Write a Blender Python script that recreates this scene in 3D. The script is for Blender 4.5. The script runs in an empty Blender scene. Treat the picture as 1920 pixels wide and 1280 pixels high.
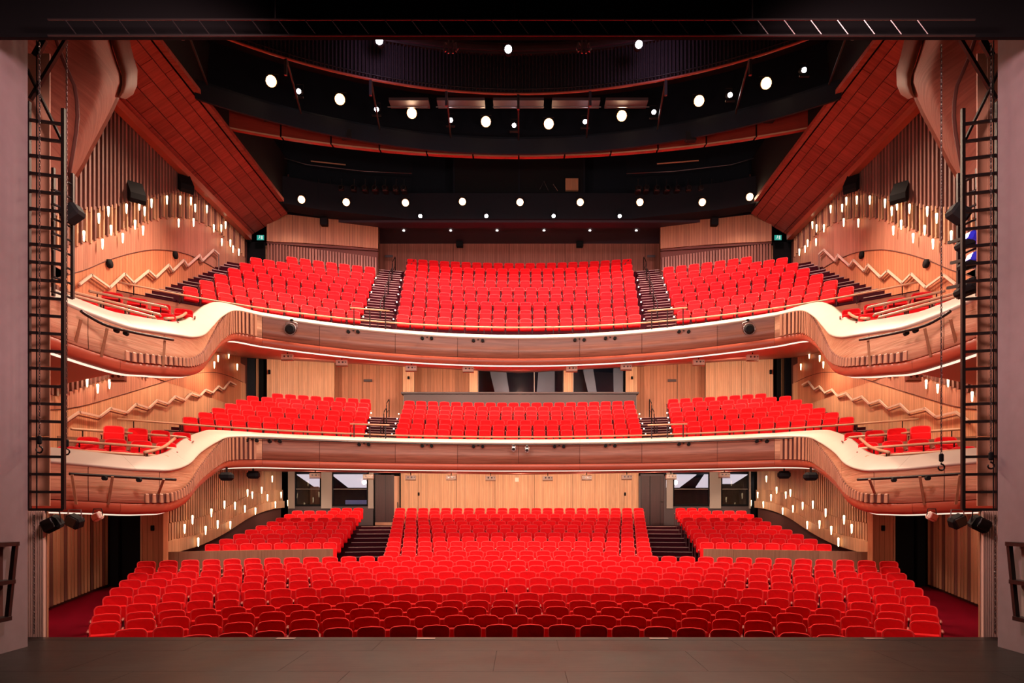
import bpy, bmesh, math, random
import numpy as np
from mathutils import Vector, Matrix

random.seed(7)
SC = bpy.context.scene
COL = SC.collection
F, CX, HY, CAMX, CAMZ = 1280.0, 978.5, 955.0, 0.12, 2.85   # lens in pixels, principal point, eye position

# ------------------------------------------------------------------ camera, world, lights, exposure
cam_d = bpy.data.cameras.new('camera'); cam = bpy.data.objects.new('camera', cam_d); COL.objects.link(cam)
cam.location = (CAMX, 0, CAMZ); cam.rotation_euler = (math.pi/2, 0, 0)
cam_d.sensor_width = 36; cam_d.lens = 36*F/1920
cam_d.shift_x = -(CX-960)/1920; cam_d.shift_y = (HY-640)/1920
cam_d.clip_end = 200
SC.camera = cam
SC.view_settings.view_transform = 'Standard'; SC.view_settings.look = 'None'
SC.view_settings.gamma = 1; SC.view_settings.use_curve_mapping = False
SC.view_settings.exposure = 0.0
w = bpy.data.worlds.new('world'); SC.world = w; w.use_nodes = True
w.node_tree.nodes['Background'].inputs[0].default_value = (0.02, 0.012, 0.014, 1)
w.node_tree.nodes['Background'].inputs[1].default_value = 0.6

def light(kind, name, loc, power, color, size=0.3, target=None, spot=100, blend=0.6, sy=None):
    d = bpy.data.lights.new(name, kind); o = bpy.data.objects.new(name, d); COL.objects.link(o)
    d.energy = power; d.color = color; o.location = loc
    if kind == 'SPOT': d.spot_size = math.radians(spot); d.spot_blend = blend; d.shadow_soft_size = size
    elif kind == 'POINT': d.shadow_soft_size = size
    elif kind == 'AREA':
        d.size = size; d.shape = 'RECTANGLE'; d.size_y = sy or size
    if target: o.rotation_euler = (Vector(target)-Vector(loc)).to_track_quat('-Z', 'Y').to_euler()
    return o

WARM = (1.0, 0.72, 0.52); PINK = (1.0, 0.62, 0.60); NEUT = (1.0, 0.80, 0.72)
# house lights hanging from the lighting bridge
BR = [(-8.3, 22.9), (-6.1, 24.0), (-3.8, 24.7), (-1.3, 25.0), (1.0, 25.0), (3.5, 24.7), (6.0, 24.0), (8.2, 22.9)]
for i, (x, y) in enumerate(BR):
    light('SPOT', 'house_light', (x, y-0.3, 15.95), 3300, WARM, 0.25, (x*1.1, y-5.0, 0), 120, 0.7)
    light('SPOT', 'house_light', (x, y+0.75, 15.95), 1650, PINK, 0.25, (x*1.15, y+6.5, 10), 105, 0.7)
# row of lamps on the rear ceiling beam
for i in range(9):
    x = -9.6+2.4*i
    light('SPOT', 'rear_house_light', (x, 30.6 - 0.012*x*x, 16.6), 420, WARM, 0.15, (x, 30.2, 8), 110, 0.7)
# fill spots added unseen behind the header, shining into the hall
for x in (-5.2, -2.0, 2.0, 5.2):
    light('SPOT', 'stage_fill', (x, 9.4, 9.3), 1700, NEUT, 0.4, (x*1.45, 25, 7.0), 92, 0.9)
for x in (-4.2, 0, 4.2):
    light('SPOT', 'header_fill', (x, 9.4, 8.9), 1500, NEUT, 0.3, (x*1.7, 20.5, 1.0), 58, 1.0)  # added to brighten the middle stalls rows
for s in (-1, 1):
    light('SPOT', 'stage_side_fill', (s*3.5, 9.4, 8.6), 750, PINK, 0.35, (s*10.0, 16.5, 6.0), 95, 0.9)  # unseen fill added from the stage side
    light('SPOT', 'reveal_fill', (s*2.0, 6.2, 8.2), 1050, PINK, 0.3, (s*6.7, 9.6, 6.6), 80, 1.0)  # added to brighten the reveal and side panels
    light('SPOT', 'reveal_fill', (s*1.2, 6.0, 8.0), 900, PINK, 0.3, (s*6.8, 9.7, 2.6), 42, 1.0)  # second added spot, for the lower pilaster
    for z in (4.6, 6.4): light('SPOT', 'ladder_fill', (s*6.1, 9.7, z), 1100, NEUT, 0.15, (-s*3.0, 28, z+1.6), 74, 0.8)  # lamps added at the ladders to brighten balconies and soffit boxes
    light('SPOT', 'drape_fill', (s*4.0, 20.6, 17.2), 60, (.9, .6, 1), 0.2, (s*4.5, 23, 17.4), 140, 1.0)  # added to lift the dark drape
    # fill spots added over the side boxes and along the balcony side walls
    for y, z in ((18.0, 13.8), (21.5, 14.8), (25.5, 15.0)):
        light('SPOT', 'wall_fill', (s*9.9, y, z-1.5), 60, PINK, 0.2, (s*12.3, y+1, z-5.5), 100, 0.9)
    for y in (15.0, 17.0):
        light('SPOT', 'box_fill', (s*10.4, y, 5.75), 70, WARM, 0.1, (s*10.8, y+.6, 3.5), 150, 0.7)  # added fill at box level
    for y, z in ((19.0, 7.6), (22.5, 8.3), (26.0, 8.6)):
        light('SPOT', 'wall_downlight', (s*11.0, y, z), 270, WARM, 0.12, (s*12.2, y+.5, 5.5), 150, 0.7)  # added to brighten the lower walls and handrails
    for y in (22.5, 26.0, 29.5, 33.0):
        light('SPOT', 'stalls_downlight', (s*9.6, y, 4.1), 85, WARM, 0.1, (s*11.0, y, 1.5), 150, 0.7)
    light('SPOT', 'corridor_downlight', (s*11.0, 16.2, 2.8), 170, WARM, 0.1, (s*12.1, 17.6, 0), 150, 0.7)
# downlights under the two balcony soffits, plus added fill near the front edge
for x in (-9, -6, -3, 0, 3, 6, 9):
    light('SPOT', 'soffit_downlight', (x, 31.0-0.016*x*x, 4.42), 330, WARM, 0.12, (x, 34.4, 2.2), 150, 0.6)
    light('SPOT', 'soffit_downlight', (x, 29.6-0.022*x*x, 8.75), 420, WARM, 0.12, (x, 32.5, 6), 150, 0.6)
    light('SPOT', 'soffit_front_fill', (x, 26.3-0.03*x*x, 4.2), 60, WARM, 0.05, (x, 29, 3.7), 110, 0.6)  # added to brighten the light boxes under the lower soffit
    light('SPOT', 'soffit_front_fill', (x, 26.6-0.022*x*x, 8.3), 260, WARM, 0.12, (x, 27.6-0.022*x*x, 5), 150, 0.6)

# ------------------------------------------------------------------ materials
def mat(name, color, rough=0.6, metal=0.0, emit=None, estr=0.0, sheen=0.0, spec=0.5, bump=0.0, bscale=40.0, var=0.0, trans=0.0, coat=0.0):
    m = bpy.data.materials.new(name); m.use_nodes = True; nt = m.node_tree; b = nt.nodes['Principled BSDF']
    b.inputs['Base Color'].default_value = (*color, 1); b.inputs['Roughness'].default_value = rough
    b.inputs['Metallic'].default_value = metal; b.inputs['Specular IOR Level'].default_value = spec
    if sheen: b.inputs['Sheen Weight'].default_value = sheen; b.inputs['Sheen Tint'].default_value = (1, .55, .5, 1); b.inputs['Sheen Roughness'].default_value = .4
    if emit: b.inputs['Emission Color'].default_value = (*emit, 1); b.inputs['Emission Strength'].default_value = estr
    if trans: b.inputs['Transmission Weight'].default_value = trans
    if coat: b.inputs['Coat Weight'].default_value = coat
    if bump or var:
        tc = nt.nodes.new('ShaderNodeTexCoord'); n = nt.nodes.new('ShaderNodeTexNoise'); n.inputs['Scale'].default_value = bscale
        n.inputs['Detail'].default_value = 3; nt.links.new(tc.outputs['Object'], n.inputs['Vector'])
        if bump:
            bp = nt.nodes.new('ShaderNodeBump'); bp.inputs['Strength'].default_value = bump; bp.inputs['Distance'].default_value = .01
            nt.links.new(n.outputs['Fac'], bp.inputs['Height']); nt.links.new(bp.outputs['Normal'], b.inputs['Normal'])
        if var:
            mx = nt.nodes.new('ShaderNodeMix'); mx.data_type = 'RGBA'
            mx.inputs['A'].default_value = (*[c*(1-var) for c in color], 1); mx.inputs['B'].default_value = (*[min(1, c*(1+var)) for c in color], 1)
            nt.links.new(n.outputs['Fac'], mx.inputs['Factor']); nt.links.new(mx.outputs['Result'], b.inputs['Base Color'])
    return m

def wood(name, c1, c2, grain='v', rough=0.5, lines=0.0, bump=0.25, rnd=0.25, gscale=1.0, contrast=1.0):
    """timber: stretched noise grain, a tone per board from Object Info, optional fine grooves every LINES metres of UV.x"""
    m = bpy.data.materials.new(name); m.use_nodes = True; nt = m.node_tree; N = nt.nodes; Lk = nt.links; b = N['Principled BSDF']
    b.inputs['Roughness'].default_value = rough; b.inputs['Specular IOR Level'].default_value = .35
    tc = N.new('ShaderNodeTexCoord'); mp = N.new('ShaderNodeMapping')
    s = {'v': (9, 9, .5), 'h': (.55, .55, 11), 'y': (9, .5, 9), 'x': (.45, 8, .45)}[grain]
    mp.inputs['Scale'].default_value = [k*gscale for k in s]
    Lk.new(tc.outputs['Object'], mp.inputs['Vector'])
    n = N.new('ShaderNodeTexNoise'); n.inputs['Scale'].default_value = 2.2; n.inputs['Detail'].default_value = 7; n.inputs['Distortion'].default_value = .9
    Lk.new(mp.outputs['Vector'], n.inputs['Vector'])
    rp = N.new('ShaderNodeValToRGB'); rp.color_ramp.elements[0].position = .5-.22/contrast; rp.color_ramp.elements[1].position = .5+.22/contrast
    rp.color_ramp.elements[0].color = (*c2, 1); rp.color_ramp.elements[1].color = (*c1, 1)
    Lk.new(n.outputs['Fac'], rp.inputs['Fac'])
    oi = N.new('ShaderNodeObjectInfo'); hs = N.new('ShaderNodeHueSaturation')
    mr = N.new('ShaderNodeMapRange'); mr.inputs['To Min'].default_value = 1-rnd; mr.inputs['To Max'].default_value = 1+rnd
    Lk.new(oi.outputs['Random'], mr.inputs['Value']); Lk.new(mr.outputs['Result'], hs.inputs['Value']); Lk.new(rp.outputs['Color'], hs.inputs['Color'])
    col = hs.outputs['Color']; h = n.outputs['Fac']
    if lines:
        uv = N.new('ShaderNodeSeparateXYZ'); Lk.new(tc.outputs['UV'], uv.inputs[0])
        dv = N.new('ShaderNodeMath'); dv.operation = 'DIVIDE'; dv.inputs[1].default_value = lines; Lk.new(uv.outputs['X'], dv.inputs[0])
        fr = N.new('ShaderNodeMath'); fr.operation = 'FRACT'; Lk.new(dv.outputs[0], fr.inputs[0])
        fl = N.new('ShaderNodeMath'); fl.operation = 'FLOOR'; Lk.new(dv.outputs[0], fl.inputs[0])
        wn = N.new('ShaderNodeTexWhiteNoise'); wn.noise_dimensions = '1D'; Lk.new(fl.outputs[0], wn.inputs['W'])
        gt = N.new('ShaderNodeMath'); gt.operation = 'GREATER_THAN'; gt.inputs[1].default_value = .1; Lk.new(fr.outputs[0], gt.inputs[0])
        m2 = N.new('ShaderNodeMapRange'); m2.inputs['To Min'].default_value = .87; m2.inputs['To Max'].default_value = 1.1; Lk.new(wn.outputs['Value'], m2.inputs['Value'])
        h2 = N.new('ShaderNodeHueSaturation'); Lk.new(m2.outputs['Result'], h2.inputs['Value']); Lk.new(col, h2.inputs['Color'])
        mx = N.new('ShaderNodeMix'); mx.data_type = 'RGBA'; mx.inputs['A'].default_value = (*[c*.6 for c in c2], 1)
        Lk.new(gt.outputs[0], mx.inputs['Factor']); Lk.new(h2.outputs['Color'], mx.inputs['B']); col = mx.outputs['Result']
        ad = N.new('ShaderNodeMath'); ad.operation = 'ADD'; Lk.new(gt.outputs[0], ad.inputs[0]); Lk.new(n.outputs['Fac'], ad.inputs[1]); h = ad.outputs[0]
    Lk.new(col, b.inputs['Base Color'])
    bp = N.new('ShaderNodeBump'); bp.inputs['Strength'].default_value = bump; bp.inputs['Distance'].default_value = .01
    Lk.new(h, bp.inputs['Height']); Lk.new(bp.outputs['Normal'], b.inputs['Normal'])
    return m

M = {
 'seat': mat('red_seat_velvet', (.74, .004, .008), .85, sheen=.12, spec=.15, var=.12, bscale=9),
 'lit_piping': mat('red_seat_lit_piping', (.84, .035, .04), .6, sheen=.45, spec=.3),  # light edge of the seat rim put into a paler colour
 'seat_dark': mat('seat_standard', (.07, .002, .004), .6),
 'arm': mat('pale_timber_arm', (.42, .13, .11), .4),
 'ply_pink': wood('rosy_ply_boards', (.54, .245, .16), (.42, .17, .105), 'v', .5, .10, .3, .05),
 'flute': mat('pale_flute', (.72, .50, .40), .5),
 'ply': wood('honey_ply_boards', (.74, .40, .23), (.60, .29, .15), 'v', .5, .09, .3, .05),
 'orange': wood('orange_ply_boards', (.62, .235, .12), (.48, .165, .075), 'v', .5, .16, .3, .05),
 'slat': wood('dusky_timber_slat', (.25, .105, .08), (.17, .065, .05), 'v', .5, 0, .2, .22),
 'slat_light': wood('pale_timber_slat', (.62, .33, .19), (.46, .22, .12), 'v', .5, 0, .2, .2),
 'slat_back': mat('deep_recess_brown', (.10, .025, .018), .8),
 'fascia': wood('reddish_fascia_veneer', (.38, .145, .09), (.22, .07, .04), 'h', .35, 0, .12, .12, .6),
 'fascia_box': wood('oak_box_veneer', (.66, .37, .23), (.50, .24, .135), 'h', .5, 0, .9, .05, .9, 1.2),
 'batten': wood('shaded_batten', (.50, .235, .145), (.38, .16, .09), 'v', .5, 0, .2, .12),  # darker than the face, shading contrast put into the colour
 'fascia_low': wood('red_rail_veneer', (.42, .085, .045), (.33, .06, .03), 'h', .35, 0, .1, .08, .5),
 'cap': mat('cream_stone_cap', (.50, .41, .335), .5, var=.05, bscale=3),
 'soffit': mat('dusky_red_soffit', (.48, .15, .11), .6),
 'slab': wood('ceiling_mahogany', (.32, .075, .052), (.19, .04, .028), 'x', .45, 0, .15, .14, .5),
 'ear': wood('curved_timber', (.29, .10, .065), (.20, .06, .04), 'h', .8, 0, .9, .06, .45),
 'ear_red': wood('red_curved_timber', (.20, .055, .03), (.15, .04, .02), 'v', .7, 0, .2, .05, .5),
 'peach': wood('peach_panel', (.78, .42, .28), (.68, .34, .215), 'v', .5, 0, .1, .08, .3),
 'darkwood': wood('umber_door_veneer', (.075, .028, .03), (.05, .02, .022), 'v', .45, .5, .1, .05),
 'upper_back': wood('russet_back_wall', (.40, .13, .085), (.30, .085, .055), 'v', .5, .12, .2, .05),
 'upper_side': wood('amber_back_wall', (.34, .135, .06), (.27, .095, .042), 'v', .5, .12, .2, .05),
 'parapet': wood('tan_parapet', (.40, .20, .11), (.30, .14, .075), 'v', .45, 0, .1, .1),
 'rail': wood('timber_handrail', (.62, .34, .21), (.50, .25, .14), 'h', .35, 0, .1, .1),
 'carpet': mat('crimson_carpet', (.17, .001, .010), .95, spec=.05, bump=.3, bscale=250, var=.25),
 'tread': mat('dark_tier_carpet', (.035, .003, .007), .95, spec=.1),
 'nosing': mat('pale_step_nosing', (.34, .19, .17), .5),
 'black': mat('matt_black', (.006, .005, .006), .8, spec=.2),
 'navy': mat('black_ceiling', (.006, .007, .012), .75, spec=.25),
 'plum': mat('plum_black_soffit', (.030, .010, .018), .6),
 'drape': mat('pleated_plum_drape', (.028, .014, .018), .8),
 'blackmetal': mat('black_steel', (.012, .006, .006), .45, .3),
 'metal': mat('grey_steel', (.45, .40, .40), .3, .9),
 'chain': mat('oiled_chain', (.16, .13, .13), .35, .9),
 'satin': mat('satin_pale_rail', (.80, .64, .50), .3, .15),
 'glass': mat('tinted_glass', (.5, .5, .55), .03, trans=1.0),
 'jamb': mat('warm_grey_jamb', (.38, .31, .27), .6),
 'white': mat('cream_enamel', (.85, .70, .58), .5),
 'console': mat('slate_parapet', (.085, .055, .06), .6),
 'reveal': mat('mauve_grey_plaster', (.25, .185, .20), .75, bump=.3, bscale=5, var=.15),
 'bluelens': mat('blue_casing', (.02, .02, .55), .3),
 'redpanel': wood('scarlet_rear_band', (.30, .035, .02), (.22, .025, .014), 'h', .4, 0, .1, .1),
}
for k_ in ('ear', 'ear_red', 'slab'): M[k_].node_tree.nodes['Principled BSDF'].inputs['Specular IOR Level'].default_value = .06
def emis(name, c, s): return mat(name, (.8, .8, .8), .5, emit=c, estr=s)
M['lamp_warm'] = emis('lamp_glow_warm', (1, .68, .42), 60)
M['lamp_halo'] = emis('lamp_halo_amber', (1, .36, .10), 2.5)  # glowing ring standing for the halo of warm lamps
M['lamp_white'] = emis('lamp_glow_white', (1, .9, .95), 30)
M['lamp_tiny'] = emis('lamp_glow_small', (1, .92, .85), 14)
M['sconce'] = emis('sconce_glass_glow', (1, .74, .40), 5)
M['strip'] = emis('strip_glow', (1, .80, .62), 1.15)
M['step_light'] = emis('step_light_glow', (1, .85, .70), 5)
M['exit'] = mat('exit_green', (.02, .2, .16), .5, emit=(.02, .62, .5), estr=.45)
M['exit_white'] = mat('exit_white', (.5, .6, .58), .5, emit=(.8, 1, .95), estr=.5)
M['screen'] = emis('blue_screen_glow', (.01, .04, .25), .5)
M['ceil_panel'] = emis('lit_ceiling_panel', (1, .86, .88), 1.4)

# stage boards material with worn gloss
def stage_mat():
    m = bpy.data.materials.new('worn_stage_board'); m.use_nodes = True; nt = m.node_tree; N = nt.nodes; L = nt.links; b = N['Principled BSDF']
    tc = N.new('ShaderNodeTexCoord'); mp = N.new('ShaderNodeMapping'); mp.inputs['Scale'].default_value = (.8, 9, 1); L.new(tc.outputs['Object'], mp.inputs['Vector'])
    n = N.new('ShaderNodeTexNoise'); n.inputs['Scale'].default_value = 3; n.inputs['Detail'].default_value = 8; L.new(mp.outputs['Vector'], n.inputs['Vector'])
    r = N.new('ShaderNodeValToRGB'); r.color_ramp.elements[0].position = .3; r.color_ramp.elements[1].position = .75
    r.color_ramp.elements[0].color = (.005, .003, .003, 1); r.color_ramp.elements[1].color = (.016, .0095, .009, 1); L.new(n.outputs['Fac'], r.inputs['Fac']); L.new(r.outputs['Color'], b.inputs['Base Color'])
    n2 = N.new('ShaderNodeTexNoise'); n2.inputs['Scale'].default_value = 1.3; n2.inputs['Detail'].default_value = 6; L.new(tc.outputs['Object'], n2.inputs['Vector'])
    mr = N.new('ShaderNodeMapRange'); mr.inputs['To Min'].default_value = .28; mr.inputs['To Max'].default_value = .5; L.new(n2.outputs['Fac'], mr.inputs['Value']); L.new(mr.outputs['Result'], b.inputs['Roughness'])
    b.inputs['Specular IOR Level'].default_value = .17
    bp = N.new('ShaderNodeBump'); bp.inputs['Strength'].default_value = .12; bp.inputs['Distance'].default_value = .01; L.new(n.outputs['Fac'], bp.inputs['Height']); L.new(bp.outputs['Normal'], b.inputs['Normal'])
    return m
M['stage'] = stage_mat()

# ------------------------------------------------------------------ helpers
def P(x, y, Z):
    """point that the pixel (x, y) of the photograph shows at depth Z"""
    return Vector((CAMX+(x-CX)*Z/F, Z, CAMZ+(HY-y)*Z/F))

class MB:
    def __init__(s): s.v = []; s.f = []; s.uv = []; s.mi = []
    def add(s, vs, fs, uvs=None, mi=0):
        o = len(s.v); s.v += [tuple(p) for p in vs]; s.f += [tuple(i+o for i in f) for f in fs]
        s.uv += list(uvs) if uvs else [(p[0]+p[1], p[2]) for p in vs]; s.mi += [mi]*len(fs); return s
    def box(s, x0, x1, y0, y1, z0, z1, mi=0):
        vs = [(x, y, z) for z in (z0, z1) for y in (y0, y1) for x in (x0, x1)]
        return s.add(vs, [(0, 2, 3, 1), (4, 5, 7, 6), (0, 1, 5, 4), (2, 6, 7, 3), (0, 4, 6, 2), (1, 3, 7, 5)], mi=mi)
    def bar(s, a, b, w, h=None, up=(0, 0, 1), mi=0):
        a, b = Vector(a), Vector(b); h = h or w; d = (b-a).normalized(); u = Vector(up)
        if abs(d.dot(u)) > .98: u = Vector((0, 1, 0))
        r = d.cross(u).normalized(); t = r.cross(d)
        vs = [p+r*(i*w/2)+t*(j*h/2) for p in (a, b) for i, j in ((-1, -1), (1, -1), (1, 1), (-1, 1))]
        return s.add(vs, [(3, 2, 1, 0), (4, 5, 6, 7), (0, 1, 5, 4), (1, 2, 6, 5), (2, 3, 7, 6), (3, 0, 4, 7)], mi=mi)
    def tube(s, pts, r, n=8, mi=0, closed=False, radii=None):
        pts = [Vector(p) for p in pts]; vs = []; fs = []; k = len(pts)
        for i, p in enumerate(pts):
            d = (pts[(i+1) % k]-pts[i-1]) if closed else (pts[min(i+1, k-1)]-pts[max(i-1, 0)])
            d.normalize(); u = Vector((0, 0, 1)) if abs(d.z) < .95 else Vector((0, 1, 0))
            a = d.cross(u).normalized(); b = a.cross(d); rr = radii[i] if radii else r
            vs += [p+a*(rr*math.cos(2*math.pi*j/n))+b*(rr*math.sin(2*math.pi*j/n)) for j in range(n)]
        for i in range(k if closed else k-1):
            i2 = (i+1) % k
            fs += [(i*n+j, i*n+(j+1) % n, i2*n+(j+1) % n, i2*n+j) for j in range(n)]
        if not closed: fs += [tuple(range(n))[::-1], tuple(range((k-1)*n, k*n))]
        return s.add(vs, fs, mi=mi)
    def cbox(s, c, d, bv, mi=0, rot=None):
        """chamfered box, centre c, size d"""
        hx, hy, hz = d[0]/2, d[1]/2, d[2]/2; vs = []; idx = {}
        for sx in (-1, 1):
            for sy in (-1, 1):
                for sz in (-1, 1):
                    for ax in range(3):
                        p = [sx*(hx-(bv if ax != 0 else 0)), sy*(hy-(bv if ax != 1 else 0)), sz*(hz-(bv if ax != 2 else 0))]
                        idx[sx, sy, sz, ax] = len(vs); vs.append(Vector(p))
        fs = []
        for ax in range(3):
            for sg in (-1, 1):
                o = [a for a in range(3) if a != ax]; q = []
                for a, b in ((-1, -1), (1, -1), (1, 1), (-1, 1)):
                    k = [0, 0, 0]; k[ax] = sg; k[o[0]] = a; k[o[1]] = b; q.append(idx[k[0], k[1], k[2], ax])
                fs.append(tuple(q))
        for ax in range(3):           # edges along ax
            o = [a for a in range(3) if a != ax]
            for a in (-1, 1):
                for b in (-1, 1):
                    def g(t, f):
                        k = [0, 0, 0]; k[ax] = t; k[o[0]] = a; k[o[1]] = b; return idx[k[0], k[1], k[2], f]
                    fs.append((g(-1, o[0]), g(1, o[0]), g(1, o[1]), g(-1, o[1])))
        for sx in (-1, 1):
            for sy in (-1, 1):
                for sz in (-1, 1): fs.append(tuple(idx[sx, sy, sz, a] for a in range(3)))
        vs = [(rot @ v if rot else v)+Vector(c) for v in vs]
        return s.add(vs, fs, mi=mi)
    def grid(s, rows, mi=0, closed_u=False, uvs=None):
        """rows: list of equal-length point lists"""
        n = len(rows[0]); vs = [p for r in rows for p in r]; fs = []
        for i in range(len(rows)-1):
            for j in range(n-1 if not closed_u else n):
                j2 = (j+1) % n; fs.append((i*n+j, i*n+j2, (i+1)*n+j2, (i+1)*n+j))
        return s.add(vs, fs, uvs, mi)
    def build(s, name, m, parent=None, smooth=False, mats=None, fix=False):
        me = bpy.data.meshes.new(name); me.from_pydata(s.v, [], s.f)
        uvl = me.uv_layers.new(name='UVMap'); li = np.empty(len(me.loops), dtype=np.int32); me.loops.foreach_get('vertex_index', li)
        uv = np.array(s.uv, dtype=np.float32)[li]; uvl.data.foreach_set('uv', uv.ravel())
        for x in (mats or [m]): me.materials.append(x)
        if mats: me.polygons.foreach_set('material_index', s.mi)
        if fix:
            b = bmesh.new(); b.from_mesh(me); bmesh.ops.recalc_face_normals(b, faces=b.faces); b.to_mesh(me); b.free()
        if smooth: me.polygons.foreach_set('use_smooth', [True]*len(me.polygons))
        me.update()
        o = bpy.data.objects.new(name, me); COL.objects.link(o)
        if parent: o.parent = parent
        return o

def empty(name, loc=(0, 0, 0)):
    o = bpy.data.objects.new(name, None); o.location = loc; o.empty_display_size = .2; COL.objects.link(o); return o
def tag(o, label=None, cat=None, group=None, kind=None):
    if label: o['label'] = label
    if cat: o['category'] = cat
    if group: o['group'] = group
    if kind: o['kind'] = kind
    return o
def struct(name, label=None): o = empty(name); return tag(o, label or name.replace('_', ' '), 'structure', kind='structure')
def childof(o, root):
    """parent o to a root standing away from the origin, keeping its world place"""
    o.parent = root; o.matrix_parent_inverse = Matrix.Translation(root.location).inverted(); return o
def link_copy(src, parent=None):
    c = src.copy(); COL.objects.link(c)
    c.parent = parent; return c
def copy_thing(root):
    r = link_copy(root)
    for ch in root.children:
        c = link_copy(ch, r)
        for g in ch.children: link_copy(g, c)
    return r
def interp(t, tab):
    if t <= tab[0][0]: return tab[0][1]
    for (a, va), (b, vb) in zip(tab, tab[1:]):
        if t <= b: return va+(vb-va)*(t-a)/(b-a)
    return tab[-1][1]
def smooth_tab(t, tab):
    """monotone smooth (cosine) interpolation"""
    if t <= tab[0][0]: return tab[0][1]
    for i in range(len(tab)-1):
        a, va = tab[i]; b, vb = tab[i+1]
        if t <= b:
            k = (t-a)/(b-a)
            m = lambda j: 0 if j <= 0 or j >= len(tab)-1 else (tab[j+1][1]-tab[j-1][1])/(tab[j+1][0]-tab[j-1][0])
            h = b-a; return (2*k**3-3*k**2+1)*va+(k**3-2*k**2+k)*h*m(i)+(-2*k**3+3*k**2)*vb+(k**3-k**2)*h*m(i+1)
    return tab[-1][1]
ONES = 'first second third fourth fifth sixth seventh eighth ninth tenth eleventh twelfth thirteenth fourteenth fifteenth sixteenth seventeenth eighteenth nineteenth'.split()
def ordinal(n):
    if n < 20: return ONES[n-1]
    t = {2: 'twent', 3: 'thirt', 4: 'fort'}[n//10]
    return t+'ieth' if n % 10 == 0 else t+'y-'+ONES[n % 10-1]
SIDE = {-1: 'left', 1: 'right'}

# ------------------------------------------------------------------ stage floor
sf = struct('floor', 'dark worn timber stage floor')
MB().box(-9, 9, -3.2, 9.54, .98, 1.035).build('subfloor', M['black'], sf)
xs = [-9+2.4*i for i in range(8)]; 
for j, y0 in enumerate([-3.2, -2.0, -.8, .4, 1.6, 2.8, 4.0, 5.2, 6.4, 7.6, 8.7]):
    y1 = min(y0+1.2, 9.5) if y0 < 8.6 else 9.42
    for i, x0 in enumerate(xs):
        off = .8 if j % 2 else 0
        a, b = max(-9, x0-off), min(9, x0+2.4-off)
        MB().box(a+.002, b-.002, y0+.002, (y1 if y0 >= 7.6 and y0 < 8.6 and False else min(y1, 8.7 if y0 < 8.7 else 9.42))-.002, 1.036, 1.05).build('stage_board', M['stage'], sf)
MB().box(-9, 9, 9.42, 9.62, 1.0, 1.052).build('nosing', M['stage'], sf)
MB().box(-9, 9, 9.54, 9.6, -.1, 1.0).build('stage_front', M['black'], sf)
for x in (-3.3, -1.35, 1.9, 4.9):
    tag(MB().box(x, x+.26, 9.46, 9.56, 1.052, 1.058).build('floor_socket', M['metal']), 'small metal socket cover on the front edge of the stage, %s from the left' % ordinal([-3.3, -1.35, 1.9, 4.9].index(x)+1), 'socket cover', 'stage edge covers')

# ------------------------------------------------------------------ stalls floor
HS = [1.97, 1.96, 1.944, 1.95, 1.913, 1.835, 1.76, 1.686, 1.608, 1.53, 1.45, 1.36, 1.26, 1.14, 1.015, .885, .755, .626, .486, .347, .2, .05, -.08]
FL = [max(0.0, CAMZ-h-.88) for h in HS]           # floor height of each stalls row
YC_S = -1.5
def stall_h(R):
    i = R-13.1
    if i <= 0: return FL[0]
    if i >= 22: return FL[22]
    k = int(i); return FL[k]+(FL[k+1]-FL[k])*(i-k)
EDGE = [(11, 7.3), (12, 7.6), (13.7, 8.4), (15.4, 9.2), (17, 9.9), (19, 10.7), (22, 10.9)]
ZA = [(9, 0), (12, 0), (17.3, .2), (19.9, .5), (21.5, .62)]
floor = struct('floor', 'crimson carpeted stalls floor')
rows = []
for j in range(41):
    Y = 9.55+j*.32; r = []
    for i in range(61):
        X = -13.6+i*27.2/60; R = math.hypot(X, Y-YC_S); h = stall_h(R); e = interp(Y, EDGE)
        t = min(1, max(0, (abs(X)-e)/.6)); h = h*(1-t)+interp(Y, ZA)*t; r.append((X, Y, h-.005))
    rows.append(r)
MB().grid(rows).build('carpet', M['carpet'], floor, smooth=True)

def arc_pts(yc, R, x0, x1, n):
    a0, a1 = math.asin(x0/R), math.asin(x1/R)
    return [(R*math.sin(a0+(a1-a0)*i/n), yc+R*math.cos(a0+(a1-a0)*i/n)) for i in range(n+1)]
def tier(yc, R0, R1, z, zb, x0, x1, root, m=None, name='tier', n=26):
    A = arc_pts(yc, R0, x0, x1, n); B = arc_pts(yc, R1, x0, x1, n)
    mb = MB(); mb.grid([[(x, y, zb) for x, y in A], [(x, y, z) for x, y in A], [(x, y, z) for x, y in B], [(x, y, zb) for x, y in B]])
    k = n+1
    for e in (0, n): mb.add([mb.v[e], mb.v[k+e], mb.v[2*k+e], mb.v[3*k+e]], [(0, 1, 2, 3)])
    return mb.build(name, m or M['tread'], root)
def nosing(yc, R, z, x0, x1, root, h=.018):
    A = arc_pts(yc, R-.015, x0, x1, 6); B = arc_pts(yc, R+.05, x0, x1, 6); mb = MB()
    mb.grid([[(x, y, z-h) for x, y in A], [(x, y, z+.006) for x, y in A], [(x, y, z+.006) for x, y in B]])
    mb.build('nosing', M['nosing'], root)

steps = struct('floor', 'dark stepped rear stalls floor')
for i in range(11, 24):
    R = 13.1+i-.5; z = FL[min(i, 22)]
    tier(YC_S, R, R+1.0, z, -.3, -10.85, 10.85, steps)
    if i < 23:
        xi, xo = 4.35+.15*(i-11), 6.3+.13*(max(i, 12)-13)
        for s in (-1, 1): nosing(YC_S, R, z, min(s*xi, s*xo), max(s*xi, s*xo), steps)

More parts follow.
